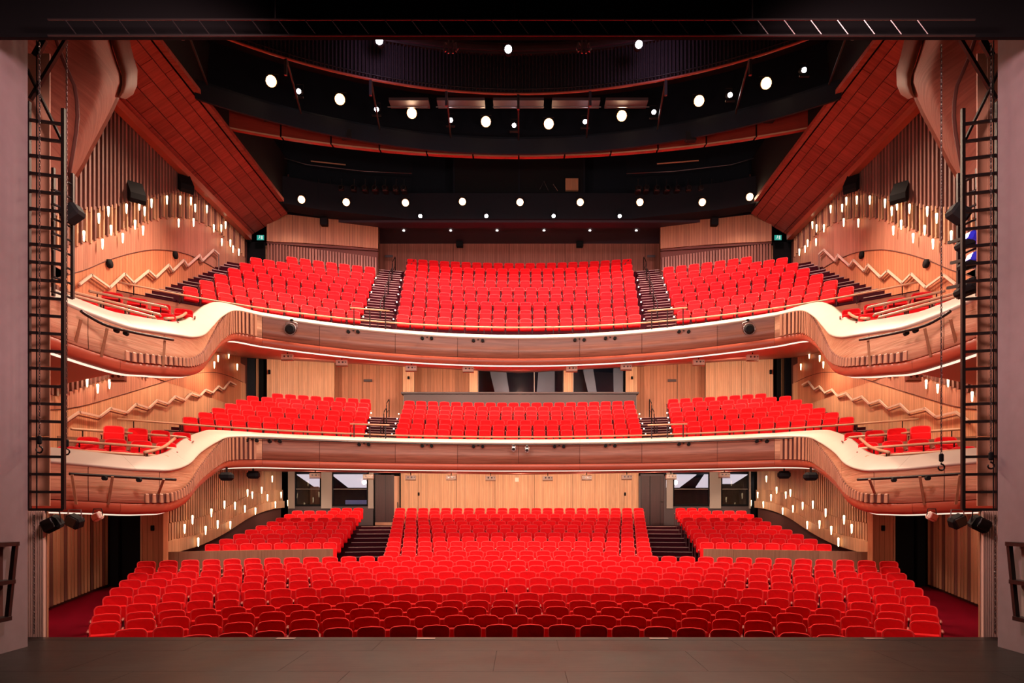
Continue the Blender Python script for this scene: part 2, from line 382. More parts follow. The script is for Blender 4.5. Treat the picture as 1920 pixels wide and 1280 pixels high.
# ------------------------------------------------------------------ seats
def seat_parts():
    out = {}
    # back: rounded slab, slightly reclined and dished
    pts = []; hw0, hw1, z0, z1, rc = .220, .238, .34, .885, .09
    pts.append((-hw0, z0)); pts.append((-(hw0+hw1)/2, (z0+z1-rc)/2))
    for k in range(6):
        a = math.pi-k*math.pi/10; pts.append((-hw1+rc+rc*math.cos(a), z1-rc+rc*math.sin(a)*.92))
    pts.append((0, z1+.004))
    pts += [(-x, z) for x, z in pts[:-1][::-1]]
    cx, cz = 0, .62
    def P3(x, z, y): return (x, y+.20*(z-.38)-.5*x*x*1.1, z)
    def ring(inset, y):
        r = []
        for x, z in pts:
            k = Vector((x-cx, z-cz)); L = k.length; q = k*(max(0, L-inset)/L); r.append(P3(q.x+cx, q.y+cz, y))
        return r
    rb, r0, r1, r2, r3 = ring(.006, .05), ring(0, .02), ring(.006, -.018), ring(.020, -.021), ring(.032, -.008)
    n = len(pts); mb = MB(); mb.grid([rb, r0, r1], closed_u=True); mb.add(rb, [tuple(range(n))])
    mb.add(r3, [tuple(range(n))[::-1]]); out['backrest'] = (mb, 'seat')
    mp = MB(); mp.grid([r1, r2, r3], closed_u=True); out['lit_piping'] = (mp, 'lit_piping')
    rot = Matrix.Rotation(math.radians(-14), 3, 'X')
    out['seat_cushion'] = (MB().cbox((0, -.115, .505), (.465, .11, .37), .035, rot=rot), 'seat')
    out['armrest'] = (MB().cbox((-.272, -.13, .61), (.042, .32, .035), .012), 'arm')
    out['standard'] = (MB().box(-.285, -.26, -.10, .10, 0, .6), 'seat_dark')
    return out
SP = seat_parts()
SEATS = []      # (x, y, z, angle, row key, side, end?)
def row_seats(yc, R, x0, x1, z, key, pitch=.548, jit=0.0):
    a0, a1 = math.asin(x0/R), math.asin(x1/R); n = max(1, round(R*(a1-a0)/pitch))
    for k in range(n):
        a = a0+(a1-a0)*(k+.5)/n
        SEATS.append([R*math.sin(a), yc+R*math.cos(a), z, -a, key, k, n])
WIDE = [5.2, 6.5, 7.35, 7.85, 8.35, 8.75, 9.15, 9.5, 9.85, 10.2, 10.65]
for i in range(11): row_seats(YC_S, 13.1+i, -WIDE[i], WIDE[i], FL[i], ('stalls', i))
for i in range(11, 23):
    h = 4.4+.15*(i-11); row_seats(YC_S, 13.1+i, -h, h, FL[i], ('rear stalls centre', i))
    if i >= 13:
        a, b = 6.3+.13*(i-13), (10.35 if i < 22 else 9.0)
        for s in (-1, 1): row_seats(YC_S, 13.1+i, min(s*a, s*b), max(s*a, s*b), FL[i], ('rear stalls '+SIDE[s], i))
YB = 9.1
LB = [6.03-.88+.31*k for k in range(7)]; UB = [10.43-.88+.62*k for k in range(9)]
for k in range(7):
    h = 4.85+.08*k; R = 18.2+.8*k; row_seats(YB, R, -h, h, LB[k], ('lower balcony centre', k))
    a = 5.95+.13*k; b = 11.45-.03*k if k < 6 else 10.7
    for s in (-1, 1): row_seats(YB, R, min(s*a, s*b), max(s*a, s*b), LB[k], ('lower balcony '+SIDE[s], k))
for k in range(9):
    h = 4.75+.11*k; R = 17.95+.95*k; row_seats(YB, R, -h, h, UB[k], ('upper balcony centre', k))
    if k < 7:
        a = 6.0+.11*k; b = 11.35 if k < 6 else 10.4
        for s in (-1, 1): row_seats(YB, R, min(s*a, s*b), max(s*a, s*b), UB[k], ('upper balcony '+SIDE[s], k))
# box seats: straight rows of four, seat tops at the given ends
BOX = {'lower': [((-9.81, 15.2), (-9.17, 16.6), 4.25), ((-10.17, 16.5), (-9.24, 17.6), 4.6), ((-10.4, 17.8), (-9.5, 19.1), 5.03)],
       'upper': [((-9.75, 15.9), (-8.98, 16.95), 7.80), ((-10.1, 17.4), (-9.25, 18.5), 8.36)]}
for lev, rws in BOX.items():
    for r, (a, b, zt) in enumerate(rws):
        a, b = Vector(a), Vector(b); d = (b-a).normalized(); c = (a+b)/2
        for s in (-1, 1):
            for k in range(4):
                p = c+d*((k-1.5)*.60); ang = math.atan2(d.y, d.x)        # row direction
                # face the stage: seat -Y axis turned towards the opening
                SEATS.append([p.x*(-s), p.y, zt-.88, (ang-math.radians(26)) * (1 if s < 0 else -1), (lev+' box '+SIDE[s], r), k, 4])
# the 300 nearest are things with parts, the rest one mass
order = sorted(range(len(SEATS)), key=lambda i: SEATS[i][1]*1.0 - (3.0 if 'box' in SEATS[i][4][0] else 0))
near = set(order[:300])
smesh = {}
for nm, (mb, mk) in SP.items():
    o = mb.build(nm, M[mk], smooth=(nm in ('lit_piping',)), fix=True); smesh[nm] = o.data; bpy.data.objects.remove(o)
cnt = {}
for i in sorted(near):
    x, y, z, a, key, k, n = SEATS[i]
    r = empty('theatre_seat', (x, y, z)); r.rotation_euler = (0, 0, a)
    where = key[0]
    if where == 'stalls': lab = 'red tip-up theatre seat, %s from the left in the %s stalls row from the stage' % (ordinal(k+1), ordinal(key[1]+1)); g = 'stalls seats in the front block'
    else:
        lev, _, sd = where.split()
        lab = 'red tip-up seat, %s from the stage in %s row of the %s %s box' % (ordinal(k+1), ['front', 'second', 'back'][key[1]], lev, sd); g = 'seats in the side boxes'
    tag(r, lab, 'seat', g)
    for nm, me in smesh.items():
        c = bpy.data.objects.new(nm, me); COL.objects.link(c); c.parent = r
    if k == n-1:
        for nm in ('armrest', 'standard'):
            c = bpy.data.objects.new(nm, smesh[nm]); COL.objects.link(c); c.parent = r; c.location = (.545, 0, 0)
# merged remainder
MI = {'seat': 0, 'lit_piping': 1, 'arm': 2, 'seat_dark': 3}
bv, bf, bm = [], [], []
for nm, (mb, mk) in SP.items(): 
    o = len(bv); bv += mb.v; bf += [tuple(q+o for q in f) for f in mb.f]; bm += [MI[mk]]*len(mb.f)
BV = np.array(bv); NV = len(bv); far = [SEATS[i] for i in range(len(SEATS)) if i not in near]
V = []; FF = []; MM = []
for q, (x, y, z, a, key, k, n) in enumerate(far):
    c, s_ = math.cos(a), math.sin(a)
    W = np.stack([BV[:, 0]*c-BV[:, 1]*s_+x, BV[:, 0]*s_+BV[:, 1]*c+y, BV[:, 2]+z], 1); V.append(W); o = q*NV
    FF += [tuple(i+o for i in f) for f in bf]; MM += bm
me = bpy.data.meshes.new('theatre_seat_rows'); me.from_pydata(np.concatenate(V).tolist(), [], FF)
for k_ in ('seat', 'lit_piping', 'arm', 'seat_dark'): me.materials.append(M[k_])
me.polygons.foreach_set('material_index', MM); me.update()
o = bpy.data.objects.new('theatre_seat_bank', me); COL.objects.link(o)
tag(o, 'banks of red theatre seats in the rear stalls and on both balconies', 'seat', 'theatre seats beyond the front stalls', 'stuff')
print('SEATS', len(SEATS), 'far', len(far))

# ------------------------------------------------------------------ balcony tiers and aisles
for nm, ZS, R0, dR, k_n, side_x in (('lower', LB, 18.2, .8, 7, 12.3), ('upper', UB, 17.95, .95, 9, 12.3)):
    fl = struct('floor', nm+' balcony stepped floor')
    for k in range(k_n):
        R = R0+dR*k-.5*dR-.05 if k else 16.95
        x = side_x if k < 7 else 6.6
        tier(YB, R, R0+dR*(k+1)-.5*dR-.05 if k < k_n-1 else R+1.3, ZS[k], ZS[0]-.35 if nm == 'lower' else ZS[k]-.7, -x, x, fl)
        sub = 2 if nm == 'upper' else 1
        for s in (-1, 1):
            xi = (4.9+.08*k if nm == 'lower' else 4.85+.11*k); xo = (5.85+.13*k if nm == 'lower' else 5.95+.11*k)
            a, b = min(s*xi, s*xo), max(s*xi, s*xo)
            if k:
                rise = ZS[k]-ZS[k-1]
                for j in range(1, sub+1 if nm == 'upper' else 2):
                    rr = R-.3*(sub+1-j) if nm == 'upper' else R-.35
                    zz = ZS[k-1]+rise*j/(sub+1)
                    tier(YB, rr, R+.02, zz, ZS[k-1]-.02, a, b, fl, M['tread'], 'step', 5); nosing(YB, rr, zz, a, b, fl)
            nosing(YB, R, ZS[k], a, b, fl)
            # side aisle steps along the wall
            if k and k < 7:
                a, b = (-12.25, -11.6) if s < 0 else (11.6, 12.25)
                for j in range(1, sub+1 if nm == 'upper' else 2):
                    rr = R-.3*(sub+1-j) if nm == 'upper' else R-.35
                    zz = ZS[k-1]+rise*j/(sub+1)
                    tier(YB, rr, R+.02, zz, ZS[k-1]-.02, a, b, fl, M['tread'], 'step', 4); nosing(YB, rr, zz, a, b, fl)

# ------------------------------------------------------------------ balcony fronts
def seat_circle(n=40, xe=8.64, R=16.4):
    a = math.asin(xe/R); return [(R*math.sin(-a+2*a*i/n), YB+R*math.cos(-a+2*a*i/n)) for i in range(n+1)]
UPX = [(491, 590, 23.04), (442, 580, 22.2), (416, 590, 21), (397, 609, 19.6), (382, 624, 18.2), (360, 629, 17), (330, 625, 16.1), (285, 618, 15.3), (240, 610, 14.6), (180, 589, 13.9), (127, 567, 13.3), (94, 552, 12.9), (60, 540, 12.5)]
LPX = [(491, 817, 23.04), (431, 817, 22.2), (405, 826, 20.9), (375, 845, 19), (352, 867, 17.5), (319, 878, 16.3), (280, 878, 15.7), (240, 876, 15.2), (180, 870, 14.6), (127, 865, 14.1), (94, 862, 13.8), (60, 860, 13.5)]
def catmull(pts, per=8):
    out = []
    for i in range(len(pts)-1):
        p0, p1, p2, p3 = pts[max(i-1, 0)], pts[i], pts[i+1], pts[min(i+2, len(pts)-1)]
        for j in range(per):
            t = j/per
            out.append(tuple(.5*((2*p1[c])+(-p0[c]+p2[c])*t+(2*p0[c]-5*p1[c]+4*p2[c]-p3[c])*t*t+(-p0[c]+3*p1[c]-3*p2[c]+p3[c])*t**3) for c in range(len(p1))))
    out.append(pts[-1]); return out
FRONT = {}
def make_front(nm, PX, zc, H, caps, capb):
    side = [P(x, y, Z) for x, y, Z in PX]
    side = [(p.x if i else -8.64, p.y, p.z) for i, p in enumerate(side)]
    z_j = side[0][2]
    S = catmull([(-8.0, YB+math.sqrt(16.4**2-64), z_j-.01)]+side, 8)[8:]
    root = struct('wall', nm+' balcony front'); root.name = 'balcony_front'
    root['category'] = 'balcony'; root['label'] = 'curved timber front of the %s balcony with cream cap' % nm
    # full path left -> right
    C = seat_circle(48)
    cen = [(x, y, zc+(z_j-zc)*(abs(x)/8.64)**2) for x, y in C]
    path = [p for p in S[::-1]][:-1]+cen+[(-p[0], p[1], p[2]) for p in S][1:]
    nS = len(S)-1
    def nrm(i):
        a, b = path[max(i-1, 0)], path[min(i+1, len(path)-1)]; d = Vector((b[0]-a[0], b[1]-a[1])).normalized()
        return Vector((-d.y, d.x))       # outward: away from the stage / towards the wall
    NR = [nrm(i) for i in range(len(path))]
    def off(i, o, dz):
        x, y, z = path[i]; n = NR[i]; return (x+n.x*o, y+n.y*o, z+dz)
    def sidek(i):                         # 0 in the centre, 1 at the boxes
        d = max(nS-i, i-(len(path)-1-nS), 0); return min(1, d/22.0)
    U = [0.0]
    for i in range(1, len(path)): U.append(U[-1]+math.dist(path[i][:2], path[i-1][:2]))
    def sweep(i0, i1, prof, name, m, gap=0.0, smooth=True, thick=True):
        rows = []
        idx = list(range(i0, i1+1))
        for (o, dz) in prof:
            r = []
            for i in idx:
                k = sidek(i); oo, dd = (o(k) if callable(o) else o), (dz(k) if callable(dz) else dz); r.append(Vector(off(i, oo, dd)))
            if gap:
                r[0] = r[0]+(r[1]-r[0]).normalized()*gap; r[-1] = r[-1]+(r[-2]-r[-1]).normalized()*gap
            rows.append(r)
        uv = [(U[i], rows[j][q].z) for j in range(len(rows)) for q, i in enumerate(idx)]
        mb = MB().grid(rows, uvs=uv)
        return mb.build(name, m, root, smooth=smooth)
    n = len(path)-1
    caph = lambda k: caps+(capb-caps)*k; capd = lambda k: .42-.02*k
    # cream cap in lengths
    cuts = [0, 34, 56, 74, 90, nS+2, nS+18, nS+30, nS+46, n-90, n-74, n-56, n-34, n]
    cuts = sorted(set(c for c in cuts if 0 <= c <= n))
    for a, b in zip(cuts, cuts[1:]):
        sweep(a, b, [(.0, -.07), (-.035, -.05), (-.04, -.02), (-.02, 0), (capd, caph), (lambda k: capd(k)+.06, caph), (lambda k: capd(k)+.06, -.45)], 'cap_stone', M['cap'], .002)
    # face panels
    pan_c = [nS+int(round(48*f)) for f in (0, .11, .25, .375, .5, .625, .75, .89, 1)]
    def face(a, b, m, name): 
        sweep(a, b, [(.0, -.07), (.012, -.10), (.014, -.45), (.0, -H+.24), (.05, -H+.235)], name, m, .008)
    for a, b in zip(pan_c, pan_c[1:]): face(a, b, M['fascia'], 'fascia_panel')
    for a, b in ((0, 22), (22, 44), (44, nS-28), (nS-28, nS-8), (nS-8, nS)):
        if b > a:
            face(a, b, M['fascia_box'], 'fascia_panel'); face(n-b, n-a, M['fascia_box'], 'fascia_panel')
    # backing and lower rail
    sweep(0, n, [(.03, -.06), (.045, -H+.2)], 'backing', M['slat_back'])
    lowcuts = [0, 30, nS]+pan_c[1:-1:2]+[n-nS, n-30, n]
    for a, b in zip(lowcuts, lowcuts[1:]):
        sweep(a, b, [(.02, -H+.225), (.0, -H+.20), (.01, -H+.06), (.05, -H), (.14, -H-.02), (.2, -H+.01)], 'lower_rail', M['fascia_low'], .003)
    sweep(3, n-3, [(.20, -H-.012), (.20, -H-.045), (.26, -H-.045), (.26, -H-.012)], 'light_strip', M['strip'])
    # soffit behind the rail
    # battens on the swept sides
    REC = []
    for sgn in (0, 1):
        tt = 0
        d = U[nS]-.25
        while d > max(.4, U[nS]-(9.0 if nm == 'upper' else 8.0)):
            i = max(j for j in range(len(U)) if U[j] <= d); ii = i if not sgn else n-i
            k = (U[nS]-d); full = 1-min(1, max(0, (k-1.6)/5.0)); hb = .21+.53*full**1.4
            nn = NR[ii]; x, y, z = path[ii]; f = (d-U[i])/(U[i+1]-U[i]); j2 = i+1 if not sgn else ii-1
            x2, y2, z2 = path[j2]; x, y, z = x+(x2-x)*f, y+(y2-y)*f, z+(z2-z)*f
            base = Vector((x, y, z)); t = Vector((-nn.y, nn.x, 0)); o3 = Vector((nn.x, nn.y, 0)); zb, zt = -H+.24, -H+.24+hb
            vs = []; REC.append((ii, sgn, hb))
            for zz, dd in ((zb, .05), (zt-.02, .038), (zt, .02)):
                for tw in (-.04, .04): 
                    for oo in (.03, -dd): vs.append(base+t*tw+o3*oo+Vector((0, 0, zz)))
            fs = [(0, 1, 5, 4), (1, 3, 7, 5), (3, 2, 6, 7), (4, 5, 9, 8), (5, 7, 11, 9), (7, 6, 10, 11), (8, 9, 11, 10), (0, 2, 3, 1)]
            MB().add(vs, fs).build('batten', M['batten'], root)
            d -= .155 if k < 5.2 else .19
    for sgn in (0, 1):
        L = sorted({i: (i, hb) for i, g, hb in REC if g == sgn}.values()); rows = [[], []]
        for i in range(L[0][0], L[-1][0]+1): hb = interp(i, L); rows[0].append(off(i, -.012, -H+.245)); rows[1].append(off(i, -.012, -H+.225+hb))
        MB().grid(rows).build('slot_shade', M['slat_back'], root)  # dark strip over the face stands for shade in the slots
    FRONT[nm] = (path, NR, nS)
    return root
make_front('upper', UPX, 9.28, 1.0, .2, .33)
make_front('lower', LPX, 5.36, 1.03, .15, .30)

# soffits: from the front's underside back to the rear wall
def soffit(nm, H, z_in, Rin, zin_side):
    path, NR, nS = FRONT[nm]; root = struct('ceiling', nm+' balcony soffit'); mb = MB(); A = []; A2 = []; B = []; n = len(path)
    for i, (x, y, z) in enumerate(path):
        e = min(i, n-1-i); t = min(1, max(0, (e-34)/26)); c = min(1, max(0, (e-nS+20)/14)); up = t*(1-c)
        A.append((x+NR[i].x*.26, y+NR[i].y*.26, z-H-.012))
        sx = max(-12.45, min(12.45, x/9.2*12.6)); side = (math.copysign(12.45, x), y+1.2+.5*(y-12), (z-H+.05)*(1-t)+Rin*t)
        cen = (sx, 34.4-abs(sx)*.28, z_in)
        b = tuple(side[k]*(1-c)+cen[k]*c for k in range(3)); B.append(b)
        q = (x+NR[i].x*.7, y+NR[i].y*.7, z-H-.012+.95*up); A2.append((q[0], q[1], min(q[2], max(Rin, A[-1][2]+.02)) if up else q[2]+(b[2]-q[2])*.05))
    mid = [tuple(A2[i][c]*.5+B[i][c]*.5 for c in range(3)) for i in range(n)]
    mb.grid([A, A2, mid, B]); mb.build('soffit_panel', M['soffit'], root, smooth=True)
soffit('upper', 1.0, 9.72, 9.1, 0)
soffit('lower', 1.03, 4.6, 4.75, 0)

# rear upstand and rail following the balcony circle, wall to wall
def arc3(R, x0, x1, z, n=60, zf=None):
    return [(x, y, z if zf is None else zf(x)) for x, y in arc_pts(YB, R, x0, x1, n)]
for nm, zr, zfl in (('lower', 5.61, LB[0]), ('upper', 9.78, UB[0])):
    up = struct('wall', nm+' balcony upstand')
    mb = MB(); A = arc3(16.93, -12.3, 12.3, 0); 
    mb.grid([[(x, y, zfl-.45-(.3 if nm == 'lower' else .5)*min(1, max(0, (abs(x)-8.6)/.8))) for x, y, z in A], [(x, y, zr-.27) for x, y, z in A], [(x, y+.07, zr-.27) for x, y, z in A]]); mb.build('upstand', M['parapet'] if nm == 'lower' else M['fascia'], up)
    r = empty('guard_rail', (0, YB+16.9, zfl)); tag(r, 'long curved timber guard rail along the front of the %s balcony' % nm, 'rail')
    childof(MB().tube(arc3(16.9, -12.2, 12.2, zr, 70), .032, 8).build('handrail', M['rail'], smooth=True), r)
    for i in range(21):
        a = -.78+i*1.56/20; x, y = 16.9*math.sin(a), YB+16.9*math.cos(a)
        childof(MB().box(x-.012, x+.012, y-.012, y+.012, zr-.3, zr-.02).build('post', M['blackmetal']), r)

# box rails and platforms
RAILS = {'lower': [((-9.73, 14.3, 4.12), (-8.66, 16.9, 4.16)), ((-10.4, 15.9, 4.44), (-8.95, 17.8, 4.44)), ((-11.2, 17.2, 4.88), (-9.33, 19.2, 4.88))],
         'upper': [((-9.54, 14.5, 7.43), (-8.66, 16.3, 7.44)), ((-9.9, 15.1, 7.68), (-8.86, 16.9, 7.68)), ((-10.3, 16.5, 8.12), (-9.15, 17.8, 8.12))]}
for nm, rl in RAILS.items():
    for s in (-1, 1):
        fl = struct('floor', '%s %s box platform' % (nm, SIDE[s])); mx = -s
        for (a, b, zt) in BOX[nm]:
            a, b = Vector(a), Vector(b); d = (b-a).normalized(); p = Vector((-d.y, d.x)); 
            if p.x > 0: p = -p
            z = zt-.88; A = a-d*1.6; B = b+d*.08
            q = [A-p*.5, B-p*.5, B+p*.45, A+p*.45]
            vs = [(v.x*mx, v.y, zz) for zz in (z-.5, z-.004) for v in q]
            MB().add(vs, [(0, 3, 2, 1), (4, 5, 6, 7), (0, 1, 5, 4), (1, 2, 6, 5), (2, 3, 7, 6), (3, 0, 4, 7)]).build('platform', M['tread'], fl)
            # timber modesty panel in front of the row
            q = [A-p*.52, B-p*.52, B-p*.47, A-p*.47]; vs = [(v.x*mx, v.y, zz) for zz in (z-.4, z+.45) for v in q]
            MB().add(vs, [(0, 3, 2, 1), (4, 5, 6, 7), (0, 1, 5, 4), (1, 2, 6, 5), (2, 3, 7, 6), (3, 0, 4, 7)]).build('front_panel', M['parapet'], fl)
        for j, (a, b) in enumerate(rl):
            a = (a[0]*mx, a[1], a[2]); b = (b[0]*mx, b[1], b[2]); a, b = Vector(a), Vector(b)
            r = empty('box_rail', (a.x, a.y, a.z-.4)); tag(r, 'timber guard rail in the %s %s box, %s from its front' % (nm, SIDE[s], ordinal(j+1)), 'rail', 'guard rails in the side boxes')
            e = Vector(((b-a).x*.02, (b-a).y*.02, -.02))
            childof(MB().tube([a-(b-a).normalized()*.04, a, a.lerp(b, .5), b, b+e+Vector((0, 0, -.03))], .034, 8).build('handrail', M['rail'], smooth=True), r)
            for k in range(4):
                p = a.lerp(b, .08+.28*k); childof(MB().box(p.x-.011, p.x+.011, p.y-.011, p.y+.011, p.z-.34, p.z-.02).build('post', M['blackmetal']), r)
        # short rising rail beside the swept cap
        path, NR, nS = FRONT[nm]
        pts = []
        for i in range(nS-42, nS-25, 2):
            x, y, z = path[i]; nn = NR[i]; pts.append((mx*(x+nn.x*.55), y+nn.y*.55, z+.40))
        r = empty('swept_rail', pts[0]); tag(r, 'short rising timber rail beside the swept cap of the %s %s box' % (nm, SIDE[s]), 'rail')
        childof(MB().tube(pts, .04, 8).build('handrail', M['rail'], smooth=True), r)
        for p in pts[1::3]: childof(MB().box(p[0]-.012, p[0]+.012, p[1]-.012, p[1]+.012, p[2]-.4, p[2]-.02).build('post', M['blackmetal']), r)
# crossing guard rails at the foot of the balcony aisles
for nm, z in (('lower', 5.95), ('upper', 10.15)):
    for s in (-1, 1):
        y = YB+math.sqrt(16.75**2-5.4**2); a, b = s*4.75, s*6.1; z0 = z-.5
        r = empty('aisle_guard', (s*5.4, y, z0)); tag(r, 'short timber-topped guard at the foot of the %s balcony %s aisle' % (nm, SIDE[s]), 'rail')
        childof(MB().tube([(a, y+.15, z), (b, y-.25, z)], .03, 8).build('handrail', M['rail'], smooth=True), r)
        for t in (.1, .5, .9):
            x = a+(b-a)*t; yy = y+.15-.4*t; childof(MB().box(x-.018, x+.018, yy-.018, yy+.018, z0-.25, z-.02).build('post', M['blackmetal']), r)
        # stepped black balustrade up the aisle
        ZS, R0, dR, kn = (LB, 18.2, .8, 6) if nm == 'lower' else (UB, 17.95, .95, 8)
        r = empty('aisle_balustrade', (s*5.4, 27, ZS[0])); tag(r, 'black steel balustrade climbing the middle of the %s balcony %s aisle' % (nm, SIDE[s]), 'balustrade')
        for k in range(1, kn, 2):
            R = R0+dR*k; xm = s*(5.42+.1*k); th = math.asin(xm/R); th2 = math.asin(xm/(R+dR)); 
            p = Vector((xm, YB+R*math.cos(th), ZS[k])); q = Vector((xm+s*.05, YB+(R+dR)*math.cos(th2), ZS[k+1] if k+1 < len(ZS) else ZS[k]+.3))
            hp = Vector((0, 0, .9))
            childof(MB().tube([p, p+hp*.9, p+hp+(q-p)*.08, q+hp-(q-p)*.08, q+hp*.9, q], .022, 6).build('loop', M['blackmetal'], smooth=True), r)
            childof(MB().tube([p+hp*.5, q+hp*.5], .014, 6).build('mid_rail', M['blackmetal'], smooth=True), r)
# row end step lights
def step_lights(nm, ZS, R0, dR, xf, kn, z_off=.62):
    for s in (-1, 1):
        for k in range(kn):
            for which, x in (('inner', xf(k)[0]), ('outer', xf(k)[1])):
                R = R0+dR*k; X = s*x; y = YB+math.sqrt(R*R-X*X)-.12; z = ZS[k]+z_off
                o = MB().tube([(X, y, z), (X, y-.03, z)], .026, 8).build('step_light', M['step_light'])
                tag(o, 'tiny glowing aisle light at %s seat end of %s row, %s %s aisle' % (which, ordinal(k+1), nm, SIDE[s]), 'light', 'aisle lights at the row ends')
step_lights('lower', LB, 18.2, .8, lambda k: (4.92+.08*k, 5.85+.13*k), 5)
step_lights('upper', UB, 17.95, .95, lambda k: (4.82+.11*k, 5.9+.11*k), 6)

# ------------------------------------------------------------------ side walls
XW = 12.3
def wallZ(x): return (XW+CAMX)*F/(CX-x)
def tabpx(pts): return [(wallZ(x), CAMZ+(HY-y)*wallZ(x)/F) for x, y in pts]
W1 = [(17.2, 10.3)]+tabpx([(150, 395), (200, 390), (260, 375), (310, 365), (340, 360), (370, 372), (395, 385), (425, 410), (450, 440)])
W2 = [(17.2, 9.5)]+tabpx([(150, 455), (200, 440), (240, 425), (300, 408), (330, 407), (370, 415), (400, 430), (430, 455), (450, 475)])
W3 = [(17.2, 8.7)]+tabpx([(140, 510), (200, 487), (245, 474), (290, 468), (345, 476), (395, 500), (410, 512), (440, 540)])
L1 = tabpx([(100, 742), (128, 733), (160, 722), (200, 708), (230, 694)])
L3 = [(17.0, 5.4)]+tabpx([(127, 765), (230, 738), (330, 708), (370, 699), (400, 698), (430, 706), (450, 715)])
def side_strip(s, y0, y1, zb, zt, name, m, root, xo=0.0, n=40):
    ys = [y0+(y1-y0)*i/n for i in range(n+1)]; X = s*(XW-xo)
    g = lambda f, y: f(y) if callable(f) else f
    rows = [[(X, y, g(zb, y)) for y in ys], [(X, y, g(zt, y)) for y in ys], [(X+s*.06, y, g(zt, y)) for y in ys]]
    uv = [(y, p[2]) for r in rows for p, y in zip(r, ys)]
    return MB().grid(rows, uvs=uv).build(name, m, root)
unit = MB().box(-.5, .5, -.5, .5, 0, 1)
def unit_mesh(m):
    o = unit.build('slat', m); me = o.data; bpy.data.objects.remove(o); return me
UM = {k: unit_mesh(M[k]) for k in ('slat', 'slat_light', 'ply', 'flute')}
def slat(root, x, y, z0, z1, wx, wy, key='slat', rz=0, name='slat'):
    o = bpy.data.objects.new(name, UM[key]); COL.objects.link(o); o.parent = root; o.location = (x, y, z0); o.scale = (wx, wy, max(.02, z1-z0)); o.rotation_euler = (0, 0, rz); return o
for s in (-1, 1):
    wl = struct('wall_'+SIDE[s])
    MB().box(min(s*12.36, s*12.9), max(s*12.36, s*12.9), 10, 31, 4.0, 16.5).build('wall_core', M['slat_back'], wl)
    f1, f2, f3 = (lambda y: smooth_tab(y, W1)), (lambda y: smooth_tab(y, W2)), (lambda y: smooth_tab(y, W3))
    side_strip(s, 16.5, 30.6, lambda y: f3(y)-.3, lambda y: f2(y), 'ply_band', M['ply_pink'], wl, .02)
    side_strip(s, 16.5, 30.0, 7.3, lambda y: f3(y), 'orange_panel', M['orange'], wl, .06)
    # dark groove over the orange panel
    pts = [(s*(XW-.075), 16.5+i*.25, f3(16.5+i*.25)) for i in range(55)]
    MB().tube(pts, .014, 5).build('groove_trim', M['slat_back'], wl)
    y = 17.3; i = 0
    while y < 30.4:
        dz = .05*math.sin(i*2.1)
        slat(wl, s*(XW-.04), y, f1(y)+dz, 15.3, .10, .085)
        slat(wl, s*(XW+.0), y+.1, f2(y)+dz+.02, f1(y)+.15, .12, .07, 'slat_light' if i % 3 else 'slat')
        y += .2; i += 1
    # lower level
    g3 = lambda y: smooth_tab(y, L3)
    side_strip(s, 16.5, 30.6, lambda y: g3(y)-.2, 9.3, 'ply_band', M['ply_pink'], wl, .02)
    side_strip(s, 13.5, 30.6, 3.6, g3, 'orange_panel', M['ply'], wl, .05)
    pts = [(s*(XW-.065), 16.5+i*.25, g3(16.5+i*.25)) for i in range(56)]
    MB().tube(pts, .012, 5).build('groove_trim', M['slat_back'], wl)
    y = 17.3; i = 0
    while y < 22.6:
        slat(wl, s*(XW-.06), y, interp(y, L1), 8.8, .12, .09); y += .2; i += 1

# zigzag handrails
ZU = [(150, 532), (172, 515), (206, 539), (234, 513), (251, 530), (279, 507), (292.5, 519.5), (317, 496), (324, 507.5), (345, 487), (352, 498), (375, 477.5), (379, 489), (401, 468), (410, 476)]
ZL = [(125, 788), (148.7, 772), (187.3, 781), (208, 765), (238.8, 773), (255.6, 757), (279.4, 765), (295, 750), (315, 756.4), (329, 742.6), (346.7, 749.5), (358.6, 736.6), (374.5, 742), (386, 730), (399, 735.6), (410, 723.8), (419, 729.7), (431, 714.8), (442, 721)]
for nm, Z_ in (('upper', ZU), ('lower', ZL)):
    for s in (-1, 1):
        pts = []
        for x, y in Z_:
            Z = 12.24*F/(CX-x); p = P(x, y, Z); pts.append(Vector((s*12.12, Z, p.z)))
        r = empty('zigzag_handrail', tuple(pts[0])); tag(r, 'stepped zigzag handrail on the %s wall of the %s balcony' % (SIDE[s], nm), 'handrail')
        mb = MB()
        for a, b in zip(pts, pts[1:]):
            d = (b-a).normalized()*.02; mb.bar(a-d, b+d, .05, .06)
        childof(mb.build('rail', M['satin']), r)
        mb = MB()
        for a, b in zip(pts, pts[1:]): mb.bar(a+Vector((s*.05, 0, -.09)), b+Vector((s*.05, 0, -.09)), .03, .035)
        childof(mb.build('lower_rail', M['fascia']), r)
        for p in pts[1::2]:
            childof(MB().bar(p, p+Vector((s*.15, 0, -.06)), .02).build('bracket', M['metal']), r)
        if nm == 'upper':
            p = pts[-1]; childof(MB().tube([p, p+Vector((0, 0, -1.0))], .02, 6).build('end_post', M['metal']), r)

# round wall vents
for nm, pt in (('nearer', (203, 494)), ('farther', (327, 478))):
    for s in (-1, 1):
        Z = 12.36*F/(CX-pt[0]); p = P(pt[0], pt[1], Z)
        o = MB().tube([(s*12.24, Z, p.z), (s*12.16, Z, p.z)], .13, 14).build('wall_speaker', M['black'], smooth=True)
        tag(o, 'small round black wall speaker on the %s upper wall, %s the stage' % (SIDE[s], nm), 'speaker')

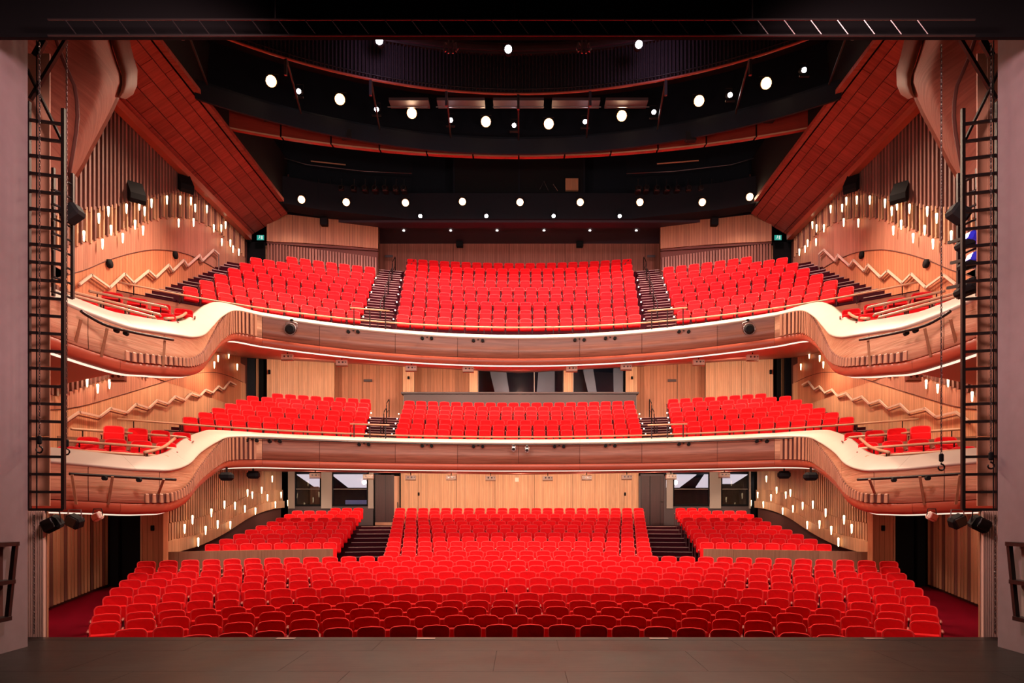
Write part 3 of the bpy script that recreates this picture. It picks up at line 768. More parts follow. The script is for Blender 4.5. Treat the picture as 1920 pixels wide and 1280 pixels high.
# glass wall lights
def sconce_proto(x, y, z, h=.42, w=.075, face=0.0):
    r = empty('wall_light', (x, y, z)); 
    return r
mb = MB(); ring = lambda rx, ry, z: [(rx*math.cos(2*math.pi*j/8), ry*math.sin(2*math.pi*j/8), z) for j in range(8)]
mb.grid([ring(.02, .02, -.25), ring(.045, .045, -.2), ring(.075, .07, .12), ring(.07, .065, .17), ring(.03, .03, .19)], closed_u=True); mb.add(ring(.03, .03, .19), [tuple(range(8))]); mb.add(ring(.02, .02, -.25), [tuple(range(8))[::-1]])
so = mb.build('glass', M['sconce'], smooth=True); SG = so.data; bpy.data.objects.remove(so)
so = MB().box(-.03, .09, -.025, .025, -.02, .06).build('bracket', M['metal']); SB = so.data; bpy.data.objects.remove(so)
def sconces(pts, hit, where, sc=1.0):
    for s in (-1, 1):
        for i, (x, y) in enumerate(sorted(pts)):
            X, Z, z = hit(x, y)
            r = empty('wall_light', (s*X, Z, z)); tag(r, 'glowing glass wall light on the %s %s, %s from the stage end' % (SIDE[s], where, ordinal(i+1)), 'wall light', 'glass wall lights')
            r.scale = (.48, .48, .70*sc)
            for nm, me in (('glass', SG), ('bracket', SB)):
                c = bpy.data.objects.new(nm, me); COL.objects.link(c); c.parent = r
                if nm == 'bracket' and s < 0: c.scale = (-1, 1, 1)
def hit_side(x, y):
    Z = (12.16+CAMX)*F/(CX-x); return 12.14, Z, CAMZ+(HY-y)*Z/F
US = [(156, 441), (184, 408), (191, 456), (202, 395), (207, 430), (229, 445), (236, 390), (252, 420), (260, 384), (270, 395), (267, 431), (283, 380), (312, 374), (337, 374), (334, 417), (362, 416), (357, 376), (365, 389), (387, 391), (400, 427), (414, 427), (422, 421), (415, 453), (431, 455), (436, 466), (447, 472)]
sconces(US, hit_side, 'upper slatted wall')
sconces([(127, 697), (143, 692), (162, 715), (182, 727), (204, 719), (116, 742), (401, 683), (408, 671), (428, 665), (444, 687)], hit_side, 'lower balcony wall', .9)

# stalls side walls: slats above a rising wave
SW = [(21, -10.9), (34.4, -11.9)]
def swx(y): return interp(y, SW)
def hit_st(x, y):
    sl = (CX-x)/F; k = -.0746          # X = -10.9 + k (Y-21);  .12 - sl*Z
    Z = (CAMX+10.9+k*21-.12*0+0)/(sl+k) if False else (CAMX+10.9-.0746*21)/(sl-.0746); X = CAMX-sl*Z
    return -X-.16, Z, CAMZ+(HY-y)*Z/F
EB = [(21, 1.4), (21.6, 1.47), (23.8, 1.62), (26.1, 1.95), (29, 2.51), (31.4, 2.80), (34.6, 2.95)]
EB2 = [(y, z+.42-.006*(y-21)) for y, z in EB]
for s in (-1, 1):
    ws = struct('wall_'+SIDE[s]+'_stalls')
    ang = math.atan2(-1.0, 13.4)*s*-1
    N_ = 40; ys = [21+13.4*i/N_ for i in range(N_+1)]
    mb = MB(); mb.grid([[(s*-(swx(y)-.12), y, -.2) for y in ys], [(s*-(swx(y)-.12), y, 4.9) for y in ys]], uvs=[(y, 0) for y in ys]+[(y, 4.9) for y in ys]); mb.build('wall_core', M['plum'] if False else M['slat_back'], ws)
    for za, zb, m, xo, nm in ((lambda y: smooth_tab(y, EB), lambda y: smooth_tab(y, EB2), 'ply', .06, 'ply_band'),):
        X = [s*-(swx(y)+xo) for y in ys]
        rows = [[(x+s*.1, y, za(y)) for x, y in zip(X, ys)], [(x, y, za(y)) for x, y in zip(X, ys)], [(x, y, zb(y)) for x, y in zip(X, ys)], [(x+s*.1, y, zb(y)) for x, y in zip(X, ys)]]
        MB().grid(rows, uvs=[(y, p[2]) for r in rows for p, y in zip(r, ys)]).build(nm, M[m], ws)
    y = 21.05; i = 0
    while y < 34.3:
        zt = smooth_tab(y, EB2)
        fl_ = max(0, (y-27)/7)*1.0
        slat(ws, s*-(swx(y)-.05), y, zt-.02+.04*math.sin(i*1.7), zt+.55, .10, .13 if i % 2 else .12, 'slat_light')
        slat(ws, s*-(swx(y)-.085), y, zt+.5, 5.0, .05, .085+.08*min(1, fl_), 'slat_light'); y += .2; i += 1
sconces([(337, 990), (352, 973), (363, 1015), (377, 993), (388, 960), (400, 982), (413, 945), (424, 983), (433, 947), (452, 953), (457, 923), (466, 927), (472, 957), (484, 918), (495, 932), (510, 945), (521, 927), (534, 942), (537, 910), (504, 897)], hit_st, 'stalls wall')

# parapet in front of the side blocks of the rear stalls
for s in (-1, 1):
    pw = struct('wall_parapet_'+SIDE[s], None); pw.name = 'parapet'; pw['label'] = 'tan timber parapet before the %s rear stalls block' % SIDE[s]; pw['category'] = 'parapet'; pw['kind'] = 'structure'
    xs_ = [-6.1, -7.0, -8.2, -9.4, -10.4, -10.95]
    for a, b in zip(xs_, xs_[1:]):
        R = 24.7+0*abs(a)
        pa = (a, YC_S+math.sqrt(R*R-a*a)); pb = (b, YC_S+math.sqrt(R*R-b*b)); z0, z1 = .3, lambda p: CAMZ-(1032-HY)*p[1]/F
        q = [(pa[0]-.004, pa[1]), (pb[0]+.004, pb[1]), (pb[0]+.004, pb[1]+.08), (pa[0]-.004, pa[1]+.08)]
        vs = [(-s*p[0], p[1], .2) for p in q]+[(-s*p[0], p[1], 1.56) for p in q]
        MB().add(vs, [(0, 3, 2, 1), (4, 5, 6, 7), (0, 1, 5, 4), (1, 2, 6, 5), (2, 3, 7, 6), (3, 0, 4, 7)]).build('panel', M['parapet'], pw)

# stalls corridor: slatted wall, dark doorway, timber pier
for s in (-1, 1):
    wc = struct('wall_'+SIDE[s]+'_corridor')
    pa, pb, pc = (-12.6, 16.2), (-12.05, 18.5), (-12.35, 20.6)
    def seg(a, b, z0, z1, m, nm, n=1):
        vs = [(-s*a[0], a[1], z0), (-s*b[0], b[1], z0), (-s*b[0], b[1], z1), (-s*a[0], a[1], z1)]; L = math.dist(a, b)
        return MB().add(vs, [(0, 1, 2, 3)], uvs=[(0, z0), (L, z0), (L, z1), (0, z1)]).build(nm, M[m], wc)
    seg((-13.5, 9.6), (-12.15, 17.0), 0, 4, 'slat_back', 'wall_core'); seg((-12.15, 17.0), (-12.3, 20.4), 0, 4, 'slat_back', 'wall_core')
    for a, b, sp in (((-13.4, 11.0), (-12.1, 17.0), .13), ((-12.1, 17.0), (-12.26, 20.3), .15)):
        n = int(math.dist(a, b)/sp)
        for i in range(n):
            t = (i+.5)/n; x, y = a[0]+(b[0]-a[0])*t, a[1]+(b[1]-a[1])*t
            slat(wc, -s*(x+.04), y, interp(y, ZA)+.1, 3.4, .08, sp*.68, 'slat_light' if i % 4 else 'slat')
    MB().box(min(-s*-13.4, -s*-12.0), max(-s*-13.4, -s*-12.0), 20.5, 20.6, 0, 4).build('door_jamb', M['black'], wc)
    MB().box(min(s*11.25, s*14.0), max(s*11.25, s*14.0), 20.75, 20.9, 0, 4).build('dark_opening', M['black'], wc)
    MB().box(min(s*11.2, s*11.25), max(s*11.2, s*11.25), 20.45, 21.7, 0, 4).build('door_jamb', M['black'], wc)
    MB().box(min(s*10.55, s*11.15), max(s*10.55, s*11.15), 20.3, 20.6, 0, 3.8).build('pier_panel', M['orange'], wc)
    MB().box(min(s*11.15, s*11.2), max(s*11.15, s*11.2), 20.25, 20.6, 0, 3.8).build('pier_trim', M['slat_light'], wc)
    MB().box(min(s*11.0, s*11.5), max(s*11.0, s*11.5), 20.4, 21.0, .2, 1.1).build('low_ledge', M['black'], wc)
    o = MB().cbox((s*10.85, 20.27, 2.3), (.1, .05, .16), .012).build('wall_switch', M['black']); tag(o, 'small black control box on the %s stalls pier' % SIDE[s], 'wall box')
    o = MB().tube([(s*12.12, 18.6, 2.75), (s*11.98, 18.55, 2.75)], .09, 10).build('wall_speaker', M['black']); tag(o, 'small round black device on the %s corridor wall' % SIDE[s], 'speaker')

# ------------------------------------------------------------------ rear walls
def wall_px(root, name, x0, x1, yt, yb, Z0, Z1, m, th=.08):
    a, b = P(x0, yt, Z0), P(x1, yt, Z1); c, d = P(x0, yb, Z0), P(x1, yb, Z1); L = math.dist(a[:2], b[:2])
    vs = [c, d, b, a]+[v+Vector((0, th, 0)) for v in (c, d, b, a)]
    uv = [(0, c.z), (L, d.z), (L, b.z), (0, a.z)]*2
    return MB().add(vs, [(0, 1, 2, 3), (7, 6, 5, 4), (0, 4, 5, 1), (1, 5, 6, 2), (2, 6, 7, 3), (3, 7, 4, 0)], uvs=uv).build(name, M[m], root)
# stalls rear
wr = struct('wall_rear_stalls')
ZR = 34.6
for a, b in zip([751, 784, 856, 928, 1002, 1074, 1170], [784, 856, 928, 1002, 1074, 1170, 1198]):
    wall_px(wr, 'panel', a+.3, b-.3, 884, 1000, ZR, ZR, 'ply')
wall_px(wr, 'wall_core', 500, 1450, 870, 884.5, ZR+.2, ZR+.2, 'slat_back')
wall_px(wr, 'wall_core', 540, 702, 949, 1010, ZR-.1, ZR-.1, 'console'); wall_px(wr, 'wall_core', 1249, 1407, 949, 1010, ZR-.1, ZR-.1, 'console')
d1 = struct('door_1', 'dark door left of the rear wall, standing ajar')
wall_px(d1, 'door_leaf', 703, 739, 890, 979, ZR-.15, ZR-.1, 'darkwood'); wall_px(d1, 'kick_plate', 703, 735, 979, 992, ZR-.17, ZR-.12, 'peach')
wall_px(d1, 'door_edge', 739, 749, 892, 990, ZR-.1, ZR+.05, 'peach'); wall_px(d1, 'frame', 749, 751, 888, 990, ZR-.1, ZR-.1, 'black'); wall_px(d1, 'frame', 700, 703, 888, 990, ZR-.1, ZR-.1, 'black')
MB().tube([P(745.5, 941, ZR-.22), P(745.5, 956, ZR-.22)], .018, 6).build('door_handle', M['blackmetal'], d1)
d2 = struct('door_2', 'dark double door right of the rear wall')
wall_px(d2, 'door_leaf', 1201, 1218, 892, 990, ZR-.1, ZR-.1, 'darkwood'); wall_px(d2, 'door_leaf', 1218.6, 1245, 892, 990, ZR-.1, ZR-.1, 'darkwood')
for a, b in ((1198, 1201), (1245, 1249)): wall_px(d2, 'frame', a, b, 888, 990, ZR-.14, ZR-.14, 'console')
wall_px(d2, 'frame', 1198, 1249, 888, 892, ZR-.14, ZR-.14, 'console')
MB().tube([P(1243, 940, ZR-.2), P(1240, 940, ZR-.2)], .03, 6).build('door_handle', M['metal'], d2)
for a, b in ((540, 552), (602, 622), (690, 700), (1250, 1262), (1331, 1352), (1405, 1408)): 
    wall_px(wr, 'jamb', a, b, 880, 953, ZR-.2, ZR-.2, 'jamb')
for k, (a, b) in enumerate(((552, 602), (622, 690), (1262, 1331), (1352, 1405))):
    wn = struct('window_%d' % (k+1), 'observation window %d of the stalls rear wall' % (k+1))
    for x0, x1, y0, y1 in ((a, a+2.5, 882, 948), (b-2.5, b, 882, 948), (a, b, 945, 949)): wall_px(wn, 'window_frame', x0, x1, y0, y1, ZR-.1, ZR-.1, 'black')
    wall_px(wn, 'window_frame', a+2, b-2, 916, 917, ZR-.05, ZR-.05, 'jamb', .03)
    wall_px(wn, 'pane', a+2, b-2, 882, 946, ZR, ZR, 'glass', .01)
for s in (-1, 1):     # control rooms behind the glass
    rm = struct('wall_booth_'+SIDE[s], '%s control room behind the stalls windows' % SIDE[s]); x0, x1 = (P(548, 0, ZR).x, P(700, 0, ZR).x) if s < 0 else (P(1254, 0, ZR).x, P(1410, 0, ZR).x)
    MB().box(x0-.3, x1+.3, 37.8, 37.9, 2.2, 5.0).build('back_wall', M['navy'], rm); MB().box(x0-.3, x0-.2, ZR+.3, 37.8, 2.2, 5.0).build('side_wall', M['black'], rm); MB().box(x1+.2, x1+.3, ZR+.3, 37.8, 2.2, 5.0).build('side_wall', M['black'], rm)
    MB().box(x0-.3, x1+.3, ZR+.3, 37.8, 4.72, 4.8).build('ceiling', M['navy'], rm)
    for xa, xb in ((x0+.1, x0+1.5), (x0+1.9, x1-.1)): MB().add([(xa, 35.0, 4.62), (xb, 35.0, 4.62), (xb-.3, 37.5, 4.05), (xa+.2, 37.5, 4.05)]+[(xa, 35.0, 4.66), (xb, 35.0, 4.66), (xb-.3, 37.5, 4.09), (xa+.2, 37.5, 4.09)], [(0, 1, 2, 3), (7, 6, 5, 4), (0, 4, 5, 1), (1, 5, 6, 2), (2, 6, 7, 3), (3, 7, 4, 0)]).build('ceiling_light', M['ceil_panel'], rm)
    MB().box(x0, x1, 36.2, 36.9, 2.3, 3.05).build('desk', M['black'], rm)
    if s < 0:
        MB().box(x0+.1, x0+.55, 37.2, 37.7, 2.4, 4.1).build('cupboard', M['upper_side'], rm)
        c = (x0+x1)/2+.9; MB().box(c-.65, c+.65, 36.1, 36.15, 2.95, 3.35).build('monitor', M['screen'], rm)
    else:
        MB().box(x1-1.3, x1-.2, 36.0, 36.3, 2.5, 4.2).build('equipment_rack', M['blackmetal'], rm)
for x, y in ((785, 926), (1172, 926)): tag(MB().cbox(P(x, y, ZR-.03), (.09, .04, .17), .012).build('wall_switch', M['black']), 'small black wall plate on the stalls rear wall near its %s end' % ('left' if x < 900 else 'right'), 'wall plate')
tag(MB().cbox(P(969, 899, ZR-.03), (.2, .05, .22), .015).build('notice_plate', M['white']), 'white square plate high on the middle of the stalls rear wall', 'plate')

# lower balcony rear
wm = struct('wall_rear_balcony')
def mir(x): return 2*CX-x-7
LBACK = [(500, 560, 672, 760, 31.2, 31.7, 'ply'), (560, 627, 676, 760, 31.7, 32.2, 'ply'), (627, 680, 680, 800, 33.3, 33.6, 'orange'), (680, 756, 684, 800, 33.6, 34, 'orange'), (755, 777, 684, 800, 33.2, 33.3, 'ply'), (777, 830, 688, 760, 34.6, 34.7, 'orange'), (830, 881, 688, 760, 34.7, 34.8, 'orange'), (880, 896, 688, 760, 33.4, 33.4, 'ply')]
for x0, x1, yt, yb, Z0, Z1, m in LBACK[:5]:
    wall_px(wm, 'panel', x0+.3, x1-.3, yt-12, yb, Z0, Z1, m); wall_px(wm, 'panel', mir(x1)+.3, mir(x0)-.3, yt-12, yb, Z1, Z0, m)
for x0, x1, yt, yb, Z0, Z1, m in LBACK[5:]: wall_px(wm, 'panel', x0+.2, x1-.2, yt-12, yb, Z0, Z1, m)
wall_px(wm, 'panel', 626.5, 627.5, 668, 800, 32.2, 33.3, 'ply'); wall_px(wm, 'panel', mir(627.5), mir(626.5), 668, 800, 33.3, 32.2, 'ply')
wall_px(wm, 'panel', 1057, 1074, 676, 760, 33.4, 33.4, 'ply')
wall_px(wm, 'wall_core', 890, 1180, 735, 760, 33.7, 33.7, 'console')
wall_px(wm, 'wall_core', 430, 1530, 640, 680, 35.2, 35.2, 'soffit')
for k, (a, b) in enumerate(((896, 1057), (1074, 1174))):
    wn = struct('window_%d' % (k+5), 'control booth window %d above the lower balcony' % (k+1))
    wall_px(wn, 'pane', a, b, 688, 738, 33.7, 33.7, 'glass', .01)
    for x0 in ([a, b-1.5]+([1001] if k == 0 else [])): wall_px(wn, 'window_frame', x0, x0+1.5, 688, 738, 33.65, 33.65, 'jamb', .03)
    wall_px(wn, 'window_frame', a, b, 736, 738, 33.6, 33.6, 'jamb', .03)
    rm = struct('wall_booth', 'dark control booth behind balcony window %d' % (k+1))
    wall_px(rm, 'back_wall', a-20, b+20, 680, 745, 37, 37, 'navy')
    for x0, x1, d in ((917, 948, 8), (1010, 1040, -8)) if k == 0 else ((1092, 1112, 8), (1150, 1168, -3)):
        p = [P(x0, 690, 36.2), P(x1, 690, 36.2), P(x1+(d if d > 0 else 0), 741, 36.2), P(x0+d+4, 741, 36.2)]
        MB().add(p+[v+Vector((0, .06, 0)) for v in p], [(0, 1, 2, 3), (7, 6, 5, 4), (0, 4, 5, 1), (1, 5, 6, 2), (2, 6, 7, 3), (3, 7, 4, 0)]).build('pale_fin', M['jamb'], rm)
    p = P((a+b)/2, 700, 35.0)
    light('SPOT', 'booth_fill', (p.x, 34.6, 8.2), 260, (1, .9, .9), .1, (p.x, 36.4, 9.6), 150, .8)  # unseen lamp added below the sill to light the fins
# mixing desk parapet behind the last centre row
pk = struct('parapet', 'slate grey control desk parapet behind the centre seats of the lower balcony'); pk['category'] = 'parapet'
a, b = P(757, 742, 32.8), P(1193, 742, 32.8)
MB().box(a.x, b.x, 32.75, 32.95, 6.5, P(0, 739, 32.8).z).build('front_panel', M['console'], pk)
MB().box(a.x-.1, b.x+.1, 32.6, 33.6, P(0, 739, 32.8).z, P(0, 736, 32.8).z).build('ledge', M['console'], pk)
for s in (-1, 1):
    dd = struct('door_%d' % (5 if s < 0 else 6), 'dark curtained doorway on the %s of the lower balcony' % SIDE[s])
    x0, x1 = (454, 500) if s < 0 else (mir(500), mir(454))
    wall_px(dd, 'opening', x0, x1, 655, 790, 31.6, 31.6, 'black')
    xx = (455, 478) if s < 0 else (mir(478), mir(455)); wall_px(dd, 'curtain', xx[0], xx[1], 658, 790, 30.9, 31.2, 'navy'); 
    xx = (480, 484) if s < 0 else (mir(484), mir(480)); wall_px(dd, 'door_edge', xx[0], xx[1], 672, 760, 31.3, 31.4, 'parapet')
    tag(MB().cbox(P(505 if s < 0 else mir(505), 697, 31.05), (.1, .06, .2), .015).build('wall_box', M['black']), 'small black box beside the %s doorway of the lower balcony' % SIDE[s], 'wall box')
    for x, y, Z, nm in ((690, 713, 33.5, 'lower'), (729, 480, 35.2, 'upper')):
        xx = x if s < 0 else mir(x) if nm == 'lower' else 1221
        tag(MB().cbox(P(xx, y, Z), (.42, .03, .12), .01).build('row_sign', M['console']), 'small dark sign plate on the %s %s balcony rear wall' % (SIDE[s], nm), 'sign')
    tag(MB().cbox(P(766 if s < 0 else 1185, 708, 33.05), (.1, .05, .14), .012).build('wall_switch', M['black']), 'small black switch on the %s booth pier' % SIDE[s], 'switch')

# upper balcony rear
wu = struct('wall_rear_upper')
for a, b in zip([700, 745, 850, 955, 1060, 1165, 1210], [745, 850, 955, 1060, 1165, 1210, 1255]): 
    wall_px(wu, 'panel', a+.2, b-.2, 446, 540 if a in (700, 1210) else 520, 35.7, 35.7, 'upper_back')
for s in (-1, 1):
    def q(x0, x1, yt0, yt1, yb0, yb1, Z0, Z1, m, nm):
        vs = [P(x0, yb0, Z0), P(x1, yb1, Z1), P(x1, yt1, Z1), P(x0, yt0, Z0)]; L = math.dist(vs[0][:2], vs[1][:2])
        uv = [(0, vs[0].z), (L, vs[1].z), (L, vs[2].z), (0, vs[3].z)]
        if s > 0: vs = [Vector((-v.x, v.y, v.z)) for v in vs]
        vs2 = vs+[v+Vector((0, .1, 0)) for v in vs]
        return MB().add(vs2, [(0, 1, 2, 3), (7, 6, 5, 4), (0, 4, 5, 1), (1, 5, 6, 2), (2, 6, 7, 3), (3, 7, 4, 0)], uvs=uv*2).build(nm, M[m], wu)
    q(500, 548, 398, 403, 452, 454, 30.7, 31.1, 'upper_side', 'panel'); q(548.3, 600, 403, 409, 454, 457, 31.1, 31.5, 'upper_side', 'panel'); q(600.3, 655, 409, 413, 457, 461, 31.5, 31.9, 'upper_side', 'panel'); q(655.3, 709, 413, 417, 461, 466, 31.9, 32.3, 'upper_side', 'panel')
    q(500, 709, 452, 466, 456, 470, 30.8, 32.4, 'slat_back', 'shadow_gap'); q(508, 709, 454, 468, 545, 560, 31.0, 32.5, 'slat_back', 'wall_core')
    q(709, 711.5, 400, 400, 560, 560, 32.3, 35.7, 'upper_side', 'return_panel')
    for i in range(38):
        t = (i+.5)/38; x, y = -11.4+(-6.75+11.4)*t, 30.85+1.55*t; slat(wu, -s*x, y, 12.6, 14.9-.1*t, .075, .06, 'slat', rz=0)
    q(452, 506, 452, 454, 560, 560, 31.6, 31.6, 'black', 'dark_opening'); q(446, 470, 400, 400, 452, 452, 30.6, 31.0, 'black', 'dark_opening')
    q(498, 506, 460, 460, 500, 500, 31.3, 31.3, 'parapet', 'door_edge')
    p = P(489, 446, 30.9); es = empty('exit_sign', (-s*p.x, p.y, p.z)); tag(es, 'small green running-man exit sign over the %s upper balcony door' % SIDE[s], 'exit sign')
    childof(MB().cbox((-s*p.x, p.y, p.z), (.36, .08, .26), .01).build('casing', M['blackmetal']), es)
    childof(MB().box(-s*p.x-.16, -s*p.x+.16, p.y-.05, p.y-.041, p.z-.11, p.z+.11).build('lit_panel', M['exit']), es)
    mb = MB(); c = Vector((-s*p.x-.03, p.y-.055, p.z))
    mb.tube([c+Vector((.0, 0, .075)), c+Vector((.0, -.004, .075))], .018, 8); mb.bar(c+Vector((0, 0, .055)), c+Vector((-.015, 0, 0)), .022, .006, (0, 1, 0)); mb.bar(c+Vector((-.015, 0, 0)), c+Vector((.03, 0, -.04)), .016, .006, (0, 1, 0)); mb.bar(c+Vector((-.015, 0, 0)), c+Vector((-.05, 0, -.06)), .016, .006, (0, 1, 0)); mb.bar(c+Vector((0, 0, .045)), c+Vector((.045, 0, .02)), .013, .006, (0, 1, 0)); mb.box(c.x+.07, c.x+.13, c.y-.003, c.y+.003, c.z-.08, c.z+.08)
    childof(mb.build('pictogram', M['exit_white']), es)
    p = P(608, 416, 31.4); tag(MB().cbox((-s*p.x, p.y, p.z), (.32, .25, .34), .02).build('hanging_speaker', M['black']), 'black cube speaker on the %s amber upper rear wall' % SIDE[s], 'speaker')
    p = P(862 if s < 0 else 1087, 457, 35.5); tag(MB().cbox(p, (.34, .3, .34), .02).build('hanging_speaker', M['black']), 'black cube speaker on the russet upper rear wall, %s of two' % SIDE[s], 'speaker')
    # handrail stubs behind the last rows
    a = P(770 if s < 0 else 1170, 497, 33.8); b = P(777 if s < 0 else 1180, 486, 34.2)
    tag(MB().tube([a+Vector((0, 0, -.5)), a, b, b+Vector((0, .1, -.5))], .025, 6).build('end_rail', M['metal'], smooth=True), 'short steel rail behind the upper centre block, %s end' % SIDE[s], 'rail')

# ------------------------------------------------------------------ ceiling
ce = struct('ceiling', 'black theatre ceiling')
MB().box(-16, 16, 8.7, 38, 21, 21.2).build('ceiling_deck', M['black'], ce)
MB().box(-16, -12.9, 8.8, 38, 4, 21).build('side_closure', M['black'], ce); MB().box(12.9, 16, 8.8, 38, 4, 21).build('side_closure', M['black'], ce)
MB().box(-16, 16, 37.9, 38.1, -1, 21).build('rear_closure', M['black'], ce)
# rear soffit and dark face over the upper seats
MB().box(-12.9, 12.9, 32.0, 37, 16.75, 16.9).build('rear_soffit', M['plum'], ce)
MB().box(-12.9, 12.9, 31.75, 32.4, 16.2, 17.0).build('soffit_beam', M['plum'], ce)
A = [(-12.9, 28.8), (-9, 30.6), (-5.2, 31.6), (5.2, 31.6), (9, 30.6), (12.9, 28.8)]
mb = MB(); mb.grid([[(x, y, 16.3) for x, y in A], [(x, y, 17.5) for x, y in A], [(x, y+1.6, 17.5) for x, y in A], [(x, y+1.6, 21) for x, y in A]]); mb.grid([[(x, y, 16.3) for x, y in A], [(x, y+.9, 16.3) for x, y in A]]); mb.build('lighting_ledge', M['navy'], ce)
MB().box(-3.1, 3.1, 32.0, 32.3, 17.6, 20.9).build('follow_spot_booth', M['black'], ce)
for x in (-3.1, -.05, 3.0): MB().box(x, x+.08, 31.95, 32.02, 17.6, 20.4).build('booth_mullion', M['navy'], ce)
# fixtures on the ledge
def lamp(name, label, p, r, m, group, cat='lamp', down=.1, body='black', d=Vector((0, -1, -.5))):
    d = d.normalized(); e = empty(name, tuple(p)); tag(e, label, cat, group)
    childof(MB().tube([p-d*.02, p-d*.10, p-d*.32, p-d*.36], r*1.3, 10, radii=[r*1.25, r*1.3, r*1.05, r*.5]).build('housing', M[body], smooth=True), e)
    childof(MB().tube([p-d*.03, p+d*.005], r, 12).build('lens', M[m]), e)
    if m == 'lamp_warm': childof(MB().tube([p-d*.035, p-d*.012], r*1.38, 14).build('halo_ring', M['lamp_halo']), e)  # added ring, warm halo around the lens
    childof(MB().tube([p-d*.16+Vector((-r*1.5, 0, 0)), p-d*.16+Vector((-r*1.5, 0, .24)), p-d*.16+Vector((r*1.5, 0, .24)), p-d*.16+Vector((r*1.5, 0, 0))], .012, 5).build('yoke', M['blackmetal']), e)
    return e
for i, (x, y) in enumerate([(508, 152), (637, 186), (772, 212), (911, 228), (1029, 232), (1166, 217), (1311, 189), (1437, 156)]):
    Z = [22.7, 23.9, 24.6, 24.95, 24.95, 24.6, 23.9, 22.7][i]
    lamp('bridge_lamp', 'large bright warm lamp on the ceiling bridge, %s from the left' % ordinal(i+1), P(x, y, Z), .13, 'lamp_warm', 'warm lamps on the lighting bridge')
for i, (x, y) in enumerate([(560, 171), (706, 205), (845, 225), (964, 235), (1097, 228), (1226, 210), (1369, 178), (1508, 131)]):
    Z = [23.2, 24.2, 24.75, 24.95, 24.8, 24.3, 23.3, 22][i]
    e = lamp('bridge_downlight', 'small white downlight between bridge lamps, %s from the left' % ordinal(i+1), P(x, y, Z), .075, 'lamp_white', 'white downlights on the lighting bridge')
    p = P(x, y+12, Z); childof(MB().box(p.x-.16, p.x+.16, p.y-.03, p.y+.03, p.z-.02, p.z+.03).build('plug_box', M['chain']), e)
for i, (x, y) in enumerate([(565, 374), (649, 379), (760, 380), (867, 378), (975, 379), (1088, 379), (1200, 379), (1317, 379), (1406, 369)]):
    Z = [29.9, 30.5, 31, 31.2, 31.2, 31.2, 31, 30.5, 29.9][i]
    lamp('rear_lamp', 'bright white-gold lamp under the dark rear ledge, %s from the left' % ordinal(i+1), P(x, y, Z), .115, 'lamp_warm', 'lamps under the rear ledge')
for i, x in enumerate((788, 912, 1038, 1162)): lamp('soffit_lamp', 'white downlight at the plum soffit edge, %s from the left' % ordinal(i+1), P(x, 405, 31.4), .08, 'lamp_white', 'soffit edge downlights')
for i, (x, y) in enumerate([(757, 432), (845, 437), (932, 438), (1020, 439), (1106, 438), (1193, 432)]):
    p = P(x, y, 34); o = MB().tube([(p.x, p.y, 16.76), (p.x, p.y, 16.72)], .05, 10).build('recessed_downlight', M['lamp_tiny']); tag(o, 'tiny recessed downlight in the plum soffit, %s from the left' % ordinal(i+1), 'downlight', 'recessed soffit downlights')
for i, (x, y) in enumerate([(491, 330), (1457, 330)]):
    lamp('slab_lamp', 'small white lamp above the %s ceiling slab edge' % SIDE[-1 if i == 0 else 1], P(x, y, 28.5), .09, 'lamp_tiny', 'lamps on the slab edges')
for i, (x, y) in enumerate([(711, 76), (953, 92), (1198, 83)]):
    lamp('front_spot', 'lilac white spotlight below the black header, %s from the left' % ordinal(i+1), P(x, y, 21.3), .11, 'lamp_white', 'spotlights on the front bridge', d=Vector((0, -1, -.3)))
for s in (-1, 1):
    for i, x in enumerate((596, 618, 640, 663, 684, 703, 722, 742, 757)):
        xx = x if s < 0 else 2*CX-x-3; p = P(xx, 354, 30.9)
        e = empty('stage_lantern', tuple(p)); tag(e, 'unlit dark theatre lantern on the %s rear ledge, %s from the wall' % (SIDE[s], ordinal(i+1)), 'lantern', 'unlit lanterns on the rear ledge')
        childof(MB().cbox(p+Vector((0, .1, 0)), (.26, .4, .26), .04).build('housing', M['blackmetal']), e)
        childof(MB().tube([p+Vector((0, -.11, 0)), p+Vector((0, -.15, 0))], .11, 12).build('rim', M['chain']), e)
        childof(MB().tube([p+Vector((0, -.13, 0)), p+Vector((0, -.155, 0))], .085, 12).build('lens', M['glass']), e)
        childof(MB().tube([p+Vector((0, .1, .1)), p+Vector((0, .1, .5))], .015, 5).build('yoke', M['chain']), e)
    pts = [(s*12, 29.6, 18.6), (s*9.5, 30.6, 18.3), (s*7, 31.0, 18.2), (s*4.9, 31.2, 18.2)]
    tag(MB().tube(pts, .02, 6).build('lantern_pipe', M['chain'], smooth=True), 'thin steel pipe over the %s row of unlit lanterns' % SIDE[s], 'pipe')
    a, b = (P(583, 302, 31), P(648, 309, 31)) if s < 0 else (P(1310, 301, 31), P(1232, 307, 31))
    tag(MB().bar(a, b, .04).build('ledge_bar', M['rail']), 'short pale bar high in the dark above the %s rear ledge' % SIDE[s], 'bar')
# follow-spot booth bits
e = empty('booth_stand', tuple(P(1020, 350, 31.8))); tag(e, 'small steel stand in the dark follow-spot booth', 'stand')
childof(MB().tube([P(1012, 355, 31.8), P(1020, 340, 31.8), P(1028, 357, 31.8)], .012, 5).build('leg', M['metal']), e); childof(MB().tube([P(1037, 345, 31.8), P(1046, 358, 31.8)], .012, 5).build('arm', M['metal']), e)
tag(MB().box(P(1060, 0, 31.8).x, P(1084, 0, 31.8).x, 31.7, 31.85, P(0, 358, 31.8).z, P(0, 336, 31.8).z).build('brown_case', M['parapet']), 'brown equipment case in the dark follow-spot booth', 'case')

